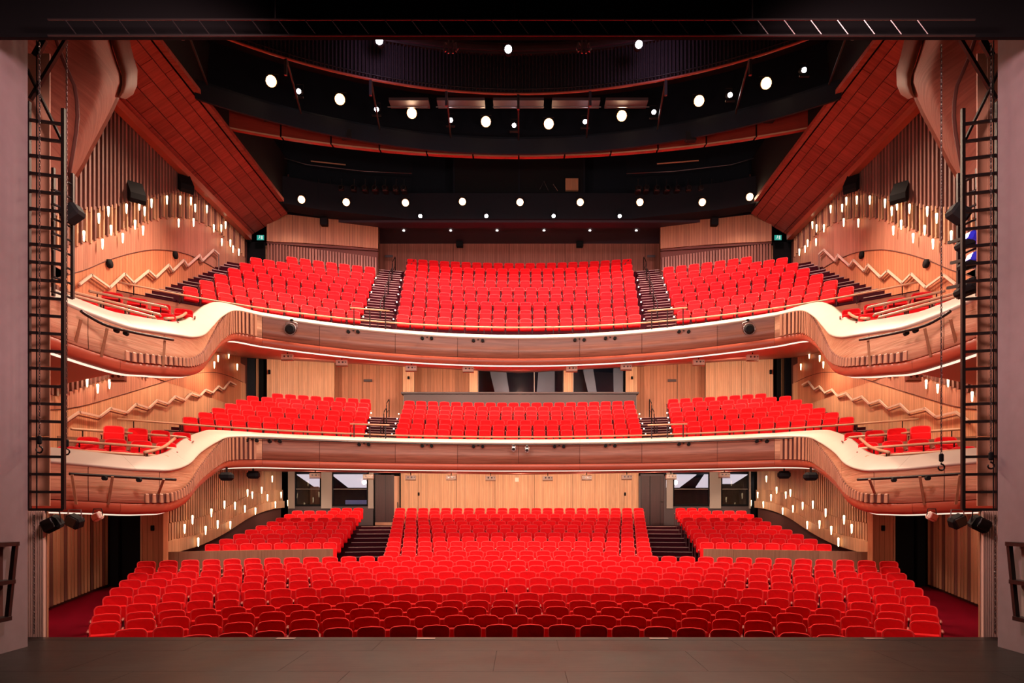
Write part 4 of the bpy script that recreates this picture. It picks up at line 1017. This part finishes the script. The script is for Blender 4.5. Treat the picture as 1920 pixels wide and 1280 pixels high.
# lighting bridge: pleated drape band, edges, dark bottom ring, red band behind
def ring_path(Zc, R, xe, n=60): 
    a = math.asin(xe/R); return [(R*math.sin(-a+2*a*i/n), Zc-R+R*math.cos(-a+2*a*i/n)) for i in range(n+1)]
lb = struct('lighting_bridge', 'curved black lighting bridge across the ceiling'); lb['category'] = 'lighting bridge'; lb['kind'] = 'thing'
mb = MB(); pp = ring_path(23, 15.2, 10.35, 760); rr = []
for i, (x, y) in enumerate(pp):
    w = .05*(1 if (i//2) % 2 else -1); L = math.hypot(x, y-7.8); k = (L+w)/L; rr.append((x*k, 7.8+(y-7.8)*k))
mb.grid([[(x, y, 16.85) for x, y in rr], [(x, y, 18.15) for x, y in rr]]); mb.build('pleated_drape', M['drape'], lb)
mb = MB(); A = ring_path(22.9, 15.1, 10.35); B = ring_path(22.5, 14.9, 10.35)
mb.grid([[(x, y, 18.13) for x, y in A], [(x, y, 18.22) for x, y in A], [(x, y, 18.22) for x, y in B], [(x, y, 18.13) for x, y in B]]); mb.build('top_edge', M['chain'], lb)
mb = MB(); B = ring_path(21, 13.5, 10.35)
mb.grid([[(x, y, 18.2) for x, y in A], [(x, y-.5, 19.3) for x, y in B], [(x, y-.7, 21) for x, y in B]]); mb.build('upper_fascia', M['plum'], lb)
A = ring_path(22.95, 15.2, 10.35)
MB().tube([(x, y, 16.82) for x, y in A], .04, 6).build('lower_edge', M['fascia_low'], lb, smooth=True)
MB().tube([(x, y+.05, 16.98) for x, y in ring_path(22.9, 15.2, 10.3)], .025, 6).build('lamp_pipe', M['blackmetal'], lb, smooth=True)
R1 = ring_path(25.3, 17.3, 10.35); mb = MB()
mb.grid([[(x, y-.05, 16.55) for x, y in R1], [(x, y, 16.02) for x, y in R1], [(x, y+.1, 16.02) for x, y in R1], [(x, y+.1, 16.7) for x, y in R1]]); mb.build('bottom_ring', M['navy'], lb)
R3 = ring_path(25.9, 18.0, 10.35); 
MB().grid([[(x, y, 16.6) for x, y in R3], [(x, y+.3, 18.6) for x, y in R3]]).build('bridge_back', M['navy'], lb)
for i in range(9):
    x = -9.6+2.4*i; y = 7.75+math.sqrt(15.2**2-x*x)
    MB().box(x-.04, x+.04, y-.02, y+.06, 16.3, 17.0).build('hanger', M['chain'], lb)
    MB().bar((x, y+.05, 16.9), (x*1.04, y+2.4, 16.5), .05).build('cross_beam', M['blackmetal'], lb)
for (a, b) in ((-4.6, -3.2), (-2.9, -1.2), (-.9, .9), (1.2, 2.9), (3.1, 4.6)):
    MB().box(a, b, 24.2, 24.7, 17.35, 17.45).build('catwalk_panel', M['console'], lb)
    MB().tube([(a, 24.0, 17.0), (b, 24.0, 17.0)], .02, 5).build('guard_pipe', M['chain'], lb)
rb = struct('rear_band', 'red timber band hanging behind the lighting bridge'); rb['category'] = 'ceiling band'; rb['kind'] = 'thing'
RB = ring_path(26.3, 28.4, 10.35, 96)
for a, b in zip(range(0, 96, 8), range(8, 97, 8)):
    seg_ = RB[a:b+1]; seg_[0] = (seg_[0][0]+.03, seg_[0][1]); seg_[-1] = (seg_[-1][0]-.03, seg_[-1][1])
    MB().grid([[(x, y+.3, 16.5) for x, y in seg_], [(x, y, 16.48) for x, y in seg_], [(x, y, 17.5) for x, y in seg_], [(x, y+.1, 17.5) for x, y in seg_]]).build('panel', M['redpanel'], rb)
    MB().grid([[(x, y-.02, 16.43) for x, y in seg_], [(x, y-.02, 16.485) for x, y in seg_]]).build('edge_strip', M['rail'], rb)
for i, (x, y) in enumerate([(503, 217), (650, 252), (1295, 257), (1442, 220)]):
    p = P(x, y, 24.3); tag(MB().cbox(p, (.38, .25, .32), .03).build('bridge_speaker', M['black']), 'black box speaker hanging before the red ceiling band, %s from the left' % ordinal(i+1), 'speaker', 'speakers on the ceiling band')
# front bridge machinery peeping below the header
for i, x in enumerate((845, 1095)):
    e = empty('winch_frame', tuple(P(x, 88, 21))); tag(e, 'steel twin-post winch frame under the header, %s of two' % ['left', 'right'][i], 'frame')
    for dx in (-4, 4): childof(MB().bar(P(x+dx, 70, 21), P(x+dx, 100, 21), .04).build('post', M['metal']), e)
    for dx in (-10, 10): childof(MB().tube([P(x+dx*.5, 84, 21), P(x+dx, 80, 21), P(x+dx*1.3, 92, 21), P(x+dx, 97, 21)], .03, 6).build('hook_arm', M['metal']), e)
MB().box(-5.5, 5.5, 20.0, 20.2, 18.0, 18.08).build('front_rail', M['chain'], lb)

# big timber ceiling slabs on both sides
for s in (-1, 1):
    sl = struct('ceiling_slab', 'sloping mahogany ceiling slab on the %s' % SIDE[s]); sl['category'] = 'ceiling slab'
    O, I = Vector((-12.3, 0, 15.12)), Vector((-10.45, 0, 16.22))
    widths = [0, .2, .44, .66, .86, 1.0]
    nrm_ = Vector((I.z-O.z, 0, -(I.x-O.x))).normalized()*-1
    if nrm_.z > 0: nrm_ = -nrm_
    y0, y1 = 14.5, 30.8
    for r in range(5):
        t0, t1 = widths[r]+.006, widths[r+1]-.006; y = y0-(r % 2)*.7; k = 0
        while y < y1:
            L = 1.55; ya, yb = max(y, y0)+.008, min(y+L, y1)-.008
            if yb-ya > .1:
                d = .05+.006*((k*7+r*3) % 3); dd = -nrm_*.08
                q_ = [O.lerp(I, t0)+nrm_*d*.3, O.lerp(I, t1)+nrm_*d*.3]
                vs = []
                for yy in (ya, yb):
                    for p in q_: vs.append(Vector((p.x, yy, p.z)))
                    for p in q_: vs.append(Vector((p.x, yy, p.z))+dd)
                vs = [Vector((-s*v.x, v.y, v.z)) for v in vs]
                MB().add(vs, [(0, 1, 5, 4), (2, 6, 7, 3), (0, 4, 6, 2), (1, 3, 7, 5), (0, 2, 3, 1), (4, 5, 7, 6)]).build('panel', M['slab'], sl)
            y += L; k += 1
    a = [Vector((-s*v.x, 0, v.z)) for v in (O-nrm_*.06, I-nrm_*.06)]
    MB().grid([[(v.x, y0, v.z) for v in a], [(v.x, y1, v.z) for v in a]]).build('backing', M['slat_back'], sl)
    x0 = -s*-10.45; MB().box(min(x0, x0+s*.0+(-s)*.25), max(x0, x0+(-s)*.25), 15.2, 29.6, 16.2, 16.34).build('edge_fin', M['slab'], sl)
    MB().box(min(x0, x0+.06*-s), max(x0, x0+.06*-s), 14.5, 30.6, 16.2, 18.5).build('inner_face', M['black'], sl)
    # under edge beam along the wall
    xo = s*12.2; MB().box(min(xo, s*11.95), max(xo, s*11.95), 15, 30.5, 14.9, 15.15).build('edge_beam', M['fascia_low'], sl)
    MB().grid([[(-s*-12.4, 30.8, 15.2), (-s*-10.4, 30.8, 16.3)], [(-s*-12.4, 30.85, 18.0), (-s*-10.4, 30.85, 18.0)]]).build('end_closure', M['slat_back'], sl)
    # loudspeakers on the slatted wall
    for nm, x, y in (('nearer', 255, 362), ('farther', 347, 345)):
        Z = 12.6*F/(CX-x)*.96; p = P(x, y, Z); X = -s*p.x
        e = empty('wall_loudspeaker', (X, Z, p.z)); tag(e, 'black wedge loudspeaker high on the %s slatted wall, %s the stage' % (SIDE[s], nm), 'loudspeaker')
        rot = Matrix.Rotation(s*-.75, 3, 'Z'); prof = [(.18, .42), (.18, -.16), (-.22, -.40), (-.30, -.30), (-.30, -.12)]
        vs = [rot @ Vector((w_, a, b))+Vector((X, Z, p.z)) for w_ in (-.22, .22) for a, b in prof]
        childof(MB().add(vs, [(0, 1, 2, 3, 4), (9, 8, 7, 6, 5)]+[(k, (k+1) % 5, (k+1) % 5+5, k+5) for k in range(5)]).build('cabinet', M['black'], fix=True), e)
        childof(MB().bar((X, Z, p.z+.1), (s*12.3, Z+.2, p.z+.3), .06).build('bracket', M['blackmetal']), e)

# ------------------------------------------------------------------ proscenium
for s in (-1, 1):
    pr = struct('wall_proscenium_'+SIDE[s])
    xr = 6.38
    MB().box(min(s*xr, s*9), max(s*xr, s*9), -3, 8.98, 1.05, 9.2).build('reveal', M['reveal'], pr)
    # pale fluted pilaster below, peach panels above
    xe = 6.70 if True else 0
    MB().box(min(s*6.64, s*9.5), max(s*6.64, s*9.5), 9.72, 9.75, 0, 2.86).build('pilaster_core', M['parapet'], pr)
    for i in range(9):
        slat(pr, s*(6.66+.032*i), 9.69, 1.0, 2.83, .019, .06, 'flute', name='flute')
    zz = [2.9, 3.9, 4.9, 5.9, 6.9, 7.9, 9.4]
    for a, b in zip(zz, zz[1:]):
        for x0, x1 in ((6.66, 6.80), (6.805, 7.6), (7.61, 9.5)):
            MB().box(min(s*x0, s*x1), max(s*x0, s*x1), 9.8, 9.82, a+.004, b-.004).build('panel', M['peach'], pr)
    # dark fitted cabinet on the reveal
    fr = empty('reveal_cabinet', (s*6.37, 8.4, 2.3)); tag(fr, 'dark open-framed cabinet fixed to the %s proscenium reveal' % SIDE[s], 'cabinet')
    y0 = 8.05; X = s*6.36
    for z in (2.42, 1.95, 1.50): childof(MB().box(min(X, X-s*.14), max(X, X-s*.14), 8.0, 8.62-.14*(2.42-z), z-.025, z+.025).build('shelf', M['blackmetal']), fr)
    childof(MB().bar((X-s*.1, 8.6, 2.42), (X-s*.1, 8.47, 1.50), .05).build('post', M['blackmetal']), fr)
    childof(MB().box(min(X, X-s*.02), max(X, X-s*.02), 8.0, 8.5, 1.5, 2.42).build('back_panel', M['slat_back'] if s < 0 else M['jamb']), fr)
hd = struct('wall_header', 'black proscenium header drape')
MB().box(-6.36, 6.36, 8.2, 8.25, 8.522, 13).build('header_border', M['black'], hd)
MB().box(-12, 12, -3, 8.98, 12.9, 13).build('fly_ceiling', M['black'], hd)
MB().box(-12.9, -9.4, 8.9, 9.9, 0, 18).build('side_mask', M['black'], hd); MB().box(9.4, 12.9, 8.9, 9.9, 0, 18).build('side_mask', M['black'], hd)
MB().box(-9.4, 9.4, 9.75, 9.9, 12.4, 21).build('upper_mask', M['black'], hd) 
tr = empty('lighting_truss', (0, 7.95, 8.3)); tag(tr, 'thin black lighting truss under the header across the stage', 'truss')
za, zb = 8.555, 8.37
for z in (za, zb): childof(MB().tube([(-5.4, 7.95, z), (5.4, 7.95, z)], .012, 6).build('chord', M['chain']), tr)
for i in range(33):
    x = -5.2+i*.31; childof(MB().tube([(x, 7.95, za), (x+.14, 7.95, zb)], .006, 4).build('lacing', M['chain']), tr)
for i, x in enumerate((516, 965, 1411)):
    a = P(x, 36, 7.95); tag(MB().tube([a, a+Vector((0, 0, 3))], .008, 5).build('hoist_cable', M['chain']), 'thin steel cable rising from the header truss, %s from the left' % ordinal(i+1), 'cable', 'truss cables')

# curved timber "ears" beside the proscenium top
EL = [(50, 60, 205, 60), (50, 75, 206, 78), (50, 110, 216, 110), (50, 140, 226, 138), (50, 165, 227, 155), (50, 195, 218, 182), (50, 225, 205, 210), (50, 255, 188, 242), (50, 285, 170, 275), (50, 310, 155, 305), (60, 335, 141, 328)]
for s in (-1, 1):
    er = struct('ceiling_ear', 'large curved timber panel beside the %s top of the stage opening' % SIDE[s]); er['category'] = 'curved panel'
    def ear_pt(row, u):
        xl, yl, xr_, yr = row; x, y = xl+(xr_-xl)*u, yl+(yr-yl)*u
        Z = 12.2+2.0*u+1.3*max(0, (u-.75)/.25)**2; p = P(x, y, Z); return Vector((-s*p.x, p.y, p.z))
    def gu(j): return .30+.52*(j/10)**1.1        # groove position along the panel
    for side_, nm in ((0, 'curved_panel'), (1, 'curved_panel')):
        rows = []
        for j, row in enumerate(EL):
            g = gu(j); us = [g*i/10-.006*(i == 10) for i in range(11)] if side_ == 0 else [g+.012+(1-g-.012)*i/14 for i in range(15)]
            rows.append([ear_pt(row, u) for u in us])
        MB().grid(rows).build(nm, M['ear'], er, smooth=True)
    gr = [ear_pt(r, gu(j)+.005)+Vector((0, .03, 0)) for j, r in enumerate(EL)]
    MB().tube(gr, .04, 6).build('groove_filler', M['slat_back'], er, smooth=True)
    ed = [ear_pt(r, 1.0) for r in EL]; MB().grid([ed, [p+Vector((-s*-.05, .16, 0)) for p in ed]]).build('edge', M['ear_red'], er)
    E2 = [(207, 60, 240, 60), (207, 75, 243, 75), (218, 110, 250, 105), (228, 140, 258, 132), (229, 158, 257, 160), (226, 172, 250, 177), (222, 182, 236, 186)]
    rows = []
    for row in E2:
        r_ = []
        for i in range(8):
            u = i/7; p = P(row[0]+(row[2]-row[0])*u, row[1]+(row[3]-row[1])*u, 15.4+1.2*u*u); r_.append(Vector((-s*p.x, p.y, p.z)))
        rows.append(r_)
    MB().grid(rows).build('inner_fin', M['ear_red'], er, smooth=True)
    # braces in front
    br = empty('bracing_frame', (s*6.6, 9.5, 8)); tag(br, 'dark steel cross bracing above the %s side ladder' % SIDE[s], 'bracing')
    for (a, b, w) in (((124, 74), (57, 186), .045), ((50, 128), (118, 268), .03), ((83, 75), (66, 105), .09)):
        p, q = P(a[0], a[1], 9.6), P(b[0], b[1], 9.6); p.x *= -s; q.x *= -s; childof(MB().bar(p, q, w, .05, (0, 1, 0)).build('brace', M['blackmetal']), br)

# ------------------------------------------------------------------ side lighting ladders
def ladder(s, xa, xb, Z, yt, yb, sp, slope, label, w=.045, curved=False):
    pa, pb = P(xa, yt, Z), P(xb, yt, Z*1.012); X0, X1 = -s*pa.x, -s*pb.x; zt = pa.z; zb = P(xa, yb, Z).z
    e = empty('lighting_ladder', (X0, Z, zb)); tag(e, label, 'ladder')
    childof(MB().bar((X0, Z, zb), (X0, Z, zt+.03), w).build('stile', M['blackmetal']), e); childof(MB().bar((X1, Z*1.012, zb), (X1, Z*1.012, zt-.0), w).build('stile', M['blackmetal']), e)
    z = zb; k = 0
    while z <= zt+.01:
        if curved:
            n = 6; pts = [Vector((X0+(X1-X0)*i/n, Z*(1+.012*i/n)-.25*math.sin(math.pi*i/n), z+.05*(1-i/n))) for i in range(n+1)]
            childof(MB().tube(pts, w*.42, 6).build('rung', M['blackmetal'], smooth=True), e)
        else: childof(MB().bar((X0, Z, z), (X1, Z*1.012, z), w*.8).build('rung', M['blackmetal']), e)
        z += sp; k += 1
    return e
for s in (-1, 1):
    ladder(s, 54, 119, 9.35, 195, 955, .2425, 0, 'tall black steel lighting ladder hanging at the %s edge of the stage' % SIDE[s])
    p = P(60, 330, 9.3)
    ladder(s, 100, 136, 12.6, 318, 555, .265, 0, 'shorter black ladder with curved rungs behind the tall %s ladder' % SIDE[s], .05, True)
    p = P(144, 405, 12.5); X = -s*p.x; e = empty('ladder_flood', (X, 12.5, p.z)); tag(e, 'black floodlight on the shorter %s ladder' % SIDE[s], 'floodlight')
    childof(MB().cbox((X-s*-.02, 12.4, p.z), (.34, .3, .26), .05, rot=Matrix.Rotation(.6*s, 3, 'Y')).build('housing', M['black']), e); childof(MB().bar((X, 12.5, p.z), (-s*P(134, 400, 12.6).x, 12.62, p.z+.2), .04).build('bracket', M['blackmetal']), e)
# moving lights with blue casings on the right-hand short ladder
for i, (x, y) in enumerate(((1824, 448), (1829, 487), (1822, 535))):
    p = P(x, y, 12.3); e = empty('moving_light', tuple(p)); tag(e, 'black and blue moving light on the short right ladder, %s' % ['topmost', 'middle one', 'lowest'][i], 'moving light', 'moving lights')
    childof(MB().cbox(p, (.26, .28, .24), .06, rot=Matrix.Rotation(.4, 3, 'Y')).build('head', M['bluelens'] if i < 2 else M['black']), e)
    childof(MB().cbox(p+Vector((-.14, 0, -.1)), (.3, .24, .14), .04, rot=Matrix.Rotation(-.3, 3, 'Y')).build('yoke', M['black']), e)
    childof(MB().tube([p+Vector((.08, -.12, .1)), p+Vector((.13, -.2, .13))], .07, 10).build('lens_ring', M['white'] if i else M['bluelens']), e)
    childof(MB().bar(p+Vector((-.2, 0, 0)), p+Vector((-.25, .3, .05)), .05).build('clamp', M['blackmetal']), e)

# chains and hooks
link_r = []
for k in range(12):
    a = 2*math.pi*k/12; link_r.append((.011*math.cos(a), .0, .026*math.sin(a)))
def link_mesh():
    mb = MB(); mb.tube([Vector(p) for p in link_r], .0045, 4, closed=True); o = mb.build('chain_link', M['chain']); me_ = o.data; bpy.data.objects.remove(o); return me_
def chain(x, Z, ytop, ybot, label, hook=True):
    p0, p1 = P(x, ytop, Z), P(x, ybot, Z); L = p0.z-p1.z; n = int(L/.040)
    e = empty('chain_hoist', tuple(p1)); tag(e, label, 'chain')
    mb = MB()
    for i in range(n):
        z = p1.z+i*.040; pts = [Vector((p0.x+(q[0] if i % 2 else 0), p0.y+(0 if i % 2 else q[0]), z+q[2])) for q in link_r[::2]]
        mb.tube(pts, .006, 3, closed=True)
    c = childof(mb.build('chain', M['chain']), e); c['kind'] = 'stuff'
    if hook:
        h = p1+Vector((0, 0, -.02)); childof(MB().cbox(h+Vector((0, 0, .0)), (.055, .05, .11), .015).build('hook_block', M['black']), e)
        pts = [h+Vector((0, 0, -.06))]+[h+Vector((.042*math.sin(a), 0, -.125-.042*math.cos(a)*-1)) for a in [i*math.pi/5 for i in range(0, 9)]]
        childof(MB().tube(pts, .012, 6).build('hook', M['blackmetal'], smooth=True), e)
chain(74, 9.0, 76, 822, 'long steel chain with hook hanging before the left ladder')
chain(125, 9.9, 76, 828, 'steel chain with hook just beyond the left ladder')
chain(1765, 9.0, 76, 855, 'steel chain hanging clear of the right ladder')
chain(1858, 9.0, 76, 852, 'steel chain with hook before the right ladder')
for s in (-1, 1):
    p = P(69 if s < 0 else 1863, 76, 9.05); q = P(69 if s < 0 else 1863, 955, 9.05)
    tag(MB().tube([p, q], .009, 5).build('power_cable', M['black']), 'thin black cable hanging beside the chain at the %s ladder' % SIDE[s], 'cable')
    # tail chain in front of the pilaster
    chain(64 if s < 0 else 1866, 9.45, 960, 1185, 'fine chain hanging down the %s fluted pilaster' % SIDE[s], False)

# ------------------------------------------------------------------ fixtures on the balcony fronts
def on_front(nm, i, o, dz):
    path, NR, nS = FRONT[nm]; x, y, z = path[i]; return Vector((x+NR[i].x*o, y+NR[i].y*o, z+dz))
def nearest_i(nm, xpx):
    path, NR, nS = FRONT[nm]; best = min(range(len(path)), key=lambda i: abs(CX+(path[i][0]-CAMX)*F/path[i][1]-xpx)); return best
for nm, lst in (('upper', [671, 795, 900, 1085, 1152, 1275]), ('lower', [471, 520, 675, 800, 902, 1047, 1150, 1275, 1425])):
    for j, x in enumerate(lst):
        i = nearest_i(nm, x); p = on_front(nm, i, -.12, -.14)
        e = empty('front_clamp', tuple(p)); tag(e, 'twin black socket bracket on the %s balcony front, %s from the left' % (nm, ordinal(j+1)), 'bracket', 'brackets on the %s balcony front' % nm)
        childof(MB().bar(p+Vector((0, .12, .05)), p, .035).build('arm', M['black']), e)
        for d in (-.17, .17): childof(MB().tube([p+Vector((d, -.03, -.03)), p+Vector((d, .06, -.03))], .06, 10).build('socket', M['black']), e)
ii = [nearest_i('lower', 459), nearest_i('lower', 1488)]
pts = [on_front('lower', i, -.16, -.1) for i in range(ii[0], ii[1]+1)]
e = empty('front_pipe', tuple(pts[0])); tag(e, 'long thin dark lighting pipe along the centre of the lower balcony front', 'pipe')
childof(MB().tube(pts, .022, 6).build('pipe', M['blackmetal'], smooth=True), e)
for k in range(0, len(pts), 8): childof(MB().bar(pts[k], pts[k]+Vector((0, .2, .03)), .02).build('clip', M['blackmetal']), e)
def spot(nm, x, y, Z, r, label, body='blackmetal'):
    p = P(x, y, Z); e = empty('spotlight', tuple(p)); tag(e, label, 'spotlight')
    childof(MB().tube([p+Vector((0, -.12, -.02)), p+Vector((0, -.1, -.02)), p+Vector((0, .05, 0)), p+Vector((0, .16, .02)), p+Vector((0, .2, .02))], r, 14, radii=[r, r*1.02, r*.95, r*.8, r*.4]).build('barrel', M[body], smooth=True), e)
    childof(MB().tube([p+Vector((0, -.125, -.02)), p+Vector((0, -.14, -.02))], r*.72, 14).build('lens', M['black']), e)
    childof(MB().tube([p+Vector((r*1.15*math.cos(a), -.11, -.02+r*1.15*math.sin(a))) for a in [k*2*math.pi/14 for k in range(14)]], .012, 5, closed=True).build('rim', M['metal'], smooth=True), e)
    childof(MB().tube([p+Vector((-r*1.2, 0, 0)), p+Vector((-r*1.1, .02, r*1.3)), p+Vector((0, .04, r*1.6)), p+Vector((r*1.1, .02, r*1.3)), p+Vector((r*1.2, 0, 0))], .014, 5).build('yoke', M['metal'], smooth=True), e)
    childof(MB().cbox(p+Vector((0, .06, r*1.9)), (.1, .1, .08), .015).build('clamp', M['blackmetal']), e)
spot('a', 546, 617, 23.4, .17, 'black profile spotlight on the upper balcony front, left of the two')
spot('a', 1403, 617, 23.4, .17, 'black profile spotlight on the upper balcony front, right of the two')
spot('b', 963, 841, 25.2, .07, 'small silver spotlight on the lower balcony front, left of the pair', 'metal')
spot('b', 988, 843, 25.2, .07, 'small silver spotlight on the lower balcony front, right of the pair', 'metal')
# pipes on struts in front of the boxes
BP = {'lower': ([(130, 888, 13.85), (200, 892, 14.5), (270, 896, 15.2), (330, 899, 15.8)], [(143, 945, 14.1, 135, 890), (203, 945, 14.75, 211, 893), (297, 925, 15.6, 307, 898)]),
      'upper': ([(152, 583, 13.35), (165, 592, 13.5), (200, 610, 13.8), (250, 623, 14.3), (325, 637, 15.3)], [(141, 645, 13.5, 152, 598), (190, 668, 14.0, 201, 615), (306, 685, 15.4, 309, 638)])}
for nm, (pp_, st) in BP.items():
    for s in (-1, 1):
        mx = lambda v: Vector((-s*v.x, v.y, v.z)); pts = [mx(P(*q_)) for q_ in pp_]
        e = empty('box_pipe', tuple(pts[0])); tag(e, 'dark lighting pipe on struts before the %s %s box' % (nm, SIDE[s]), 'pipe', 'pipes before the side boxes')
        childof(MB().tube(catmull([tuple(p) for p in pts], 5), .03, 8).build('pipe', M['blackmetal'], smooth=True), e)
        for (x, y, Z, x2, y2) in st: childof(MB().bar(mx(P(x, y, Z)), mx(P(x2, y2, Z-.25)), .05, .03).build('strut', M['parapet']), e)
        for k in (.3, .62) if nm == 'lower' else (.35, .45):
            c = pts[0].lerp(pts[-1], k)+Vector((0, -.03, -.05+(.0 if nm == 'lower' else -.12))); childof(MB().tube([c, c+Vector((0, .08, 0))], .05, 10).build('socket', M['black']), e)
# cream emergency light boxes under the soffits
def sbox(x, y, Z, label, grp, w=.44, h=.2):
    p = P(x, y, Z); e = empty('emergency_light', tuple(p)); tag(e, label, 'emergency light', grp)
    childof(MB().cbox(p, (w, .14, h), .015).build('casing', M['white']), e)
    childof(MB().box(p.x-w/2, p.x+w/2, p.y-.06, p.y+.06, p.z-h/2-.035, p.z-h/2-.01).build('base_lip', M['parapet']), e)
    for d in (-.09, .05): childof(MB().tube([p+Vector((d, -.07, .01)), p+Vector((d, -.085, .01))], .035, 8).build('lamp_head', M['chain']), e)
    childof(MB().bar(p+Vector((.14, -.075, .01)), p+Vector((.18, -.075, .01)), .03).build('indicator', M['chain']), e)
    childof(MB().bar(p+Vector((0, 0, h/2)), p+Vector((0, 0, h/2+.12)), .03).build('stem', M['black']), e)
for i, (x, y) in enumerate([(539, 669), (641, 680), (771, 690), (878, 692), (1072, 691), (1174, 688), (1310, 679), (1411, 670)]):
    Z = [25.2, 26, 26.8, 27, 27, 26.8, 26, 25.2][i]; sbox(x, y, Z, 'cream emergency light box under the upper balcony soffit, %s from the left' % ordinal(i+1), 'light boxes under the upper balcony')
for i, (x, y) in enumerate([(591, 891), (691, 893), (770, 895), (846, 895), (920, 896), (1027, 896), (1100, 895), (1175, 894), (1258, 893), (1358, 890)]):
    Z = [26, 27, 27.5, 28, 28, 28, 28, 27.5, 27, 26][i]; sbox(x, y, Z, 'cream emergency light box under the lower balcony soffit, %s from the left' % ordinal(i+1), 'light boxes under the lower balcony', .42, .17)
for s in (-1, 1):
    p = P(222 if s < 0 else 1712, 707, 16.2); sbox(222 if s < 0 else 1712, 707, 16.2, 'cream emergency light box under the upper %s box' % SIDE[s], 'light boxes under the upper balcony', .34, .15)
    for nm, x, y, Z in (('nearer', 425, 893, 21.5), ('farther', 475, 890, 23.6)):
        xx = x if s < 0 else 2*CX-x-12; p = P(xx, y, Z); e = empty('soffit_speaker', tuple(p)); tag(e, 'black speaker under the lower balcony at the %s, %s the stage' % (SIDE[s], nm), 'speaker')
        childof(MB().cbox(p, (.4, .34, .26), .08).build('cabinet', M['black']), e); childof(MB().bar(p+Vector((0, 0, .1)), p+Vector((0, 0, .3)), .05).build('stem', M['blackmetal']), e)
    # floodlights at the foot of the ladders
    for j, (x, y, Z, m_) in enumerate(((98, 982, 9.7, 'black'), (140, 977, 11.2, 'black'), (183, 968, 13.5, 'white'))):
        xx = x if s < 0 else (2*CX-x-22 if j < 2 else 1747); p = P(xx, y, Z); w_ = (.25, .25, .2)[j]
        e = empty('floodlight', tuple(p)); tag(e, '%s floodlight under the lower %s box, %s from the stage' % ('black' if j < 2 else 'pale', SIDE[s], ordinal(j+1)), 'floodlight', 'floodlights under the boxes')
        childof(MB().cbox(p, (w_, w_*.8, w_*.8), .04, rot=Matrix.Rotation(.45*(-1)**j*s, 3, 'Y') @ Matrix.Rotation(.3, 3, 'X')).build('housing', M[m_]), e)
        childof(MB().cbox(p+Vector((0, -w_*.42, -.01)), (w_*.7, .03, w_*.6), .01, rot=Matrix.Rotation(.45*(-1)**j*s, 3, 'Y')).build('lens', M['blackmetal'] if j < 2 else M['fascia_low']), e)
        childof(MB().tube([p+Vector((-w_*.5, 0, 0)), p+Vector((-w_*.4, 0, w_*.75)), p+Vector((w_*.4, 0, w_*.75)), p+Vector((w_*.5, 0, 0))], .012, 5).build('yoke', M['metal' if j == 1 else 'blackmetal']), e)
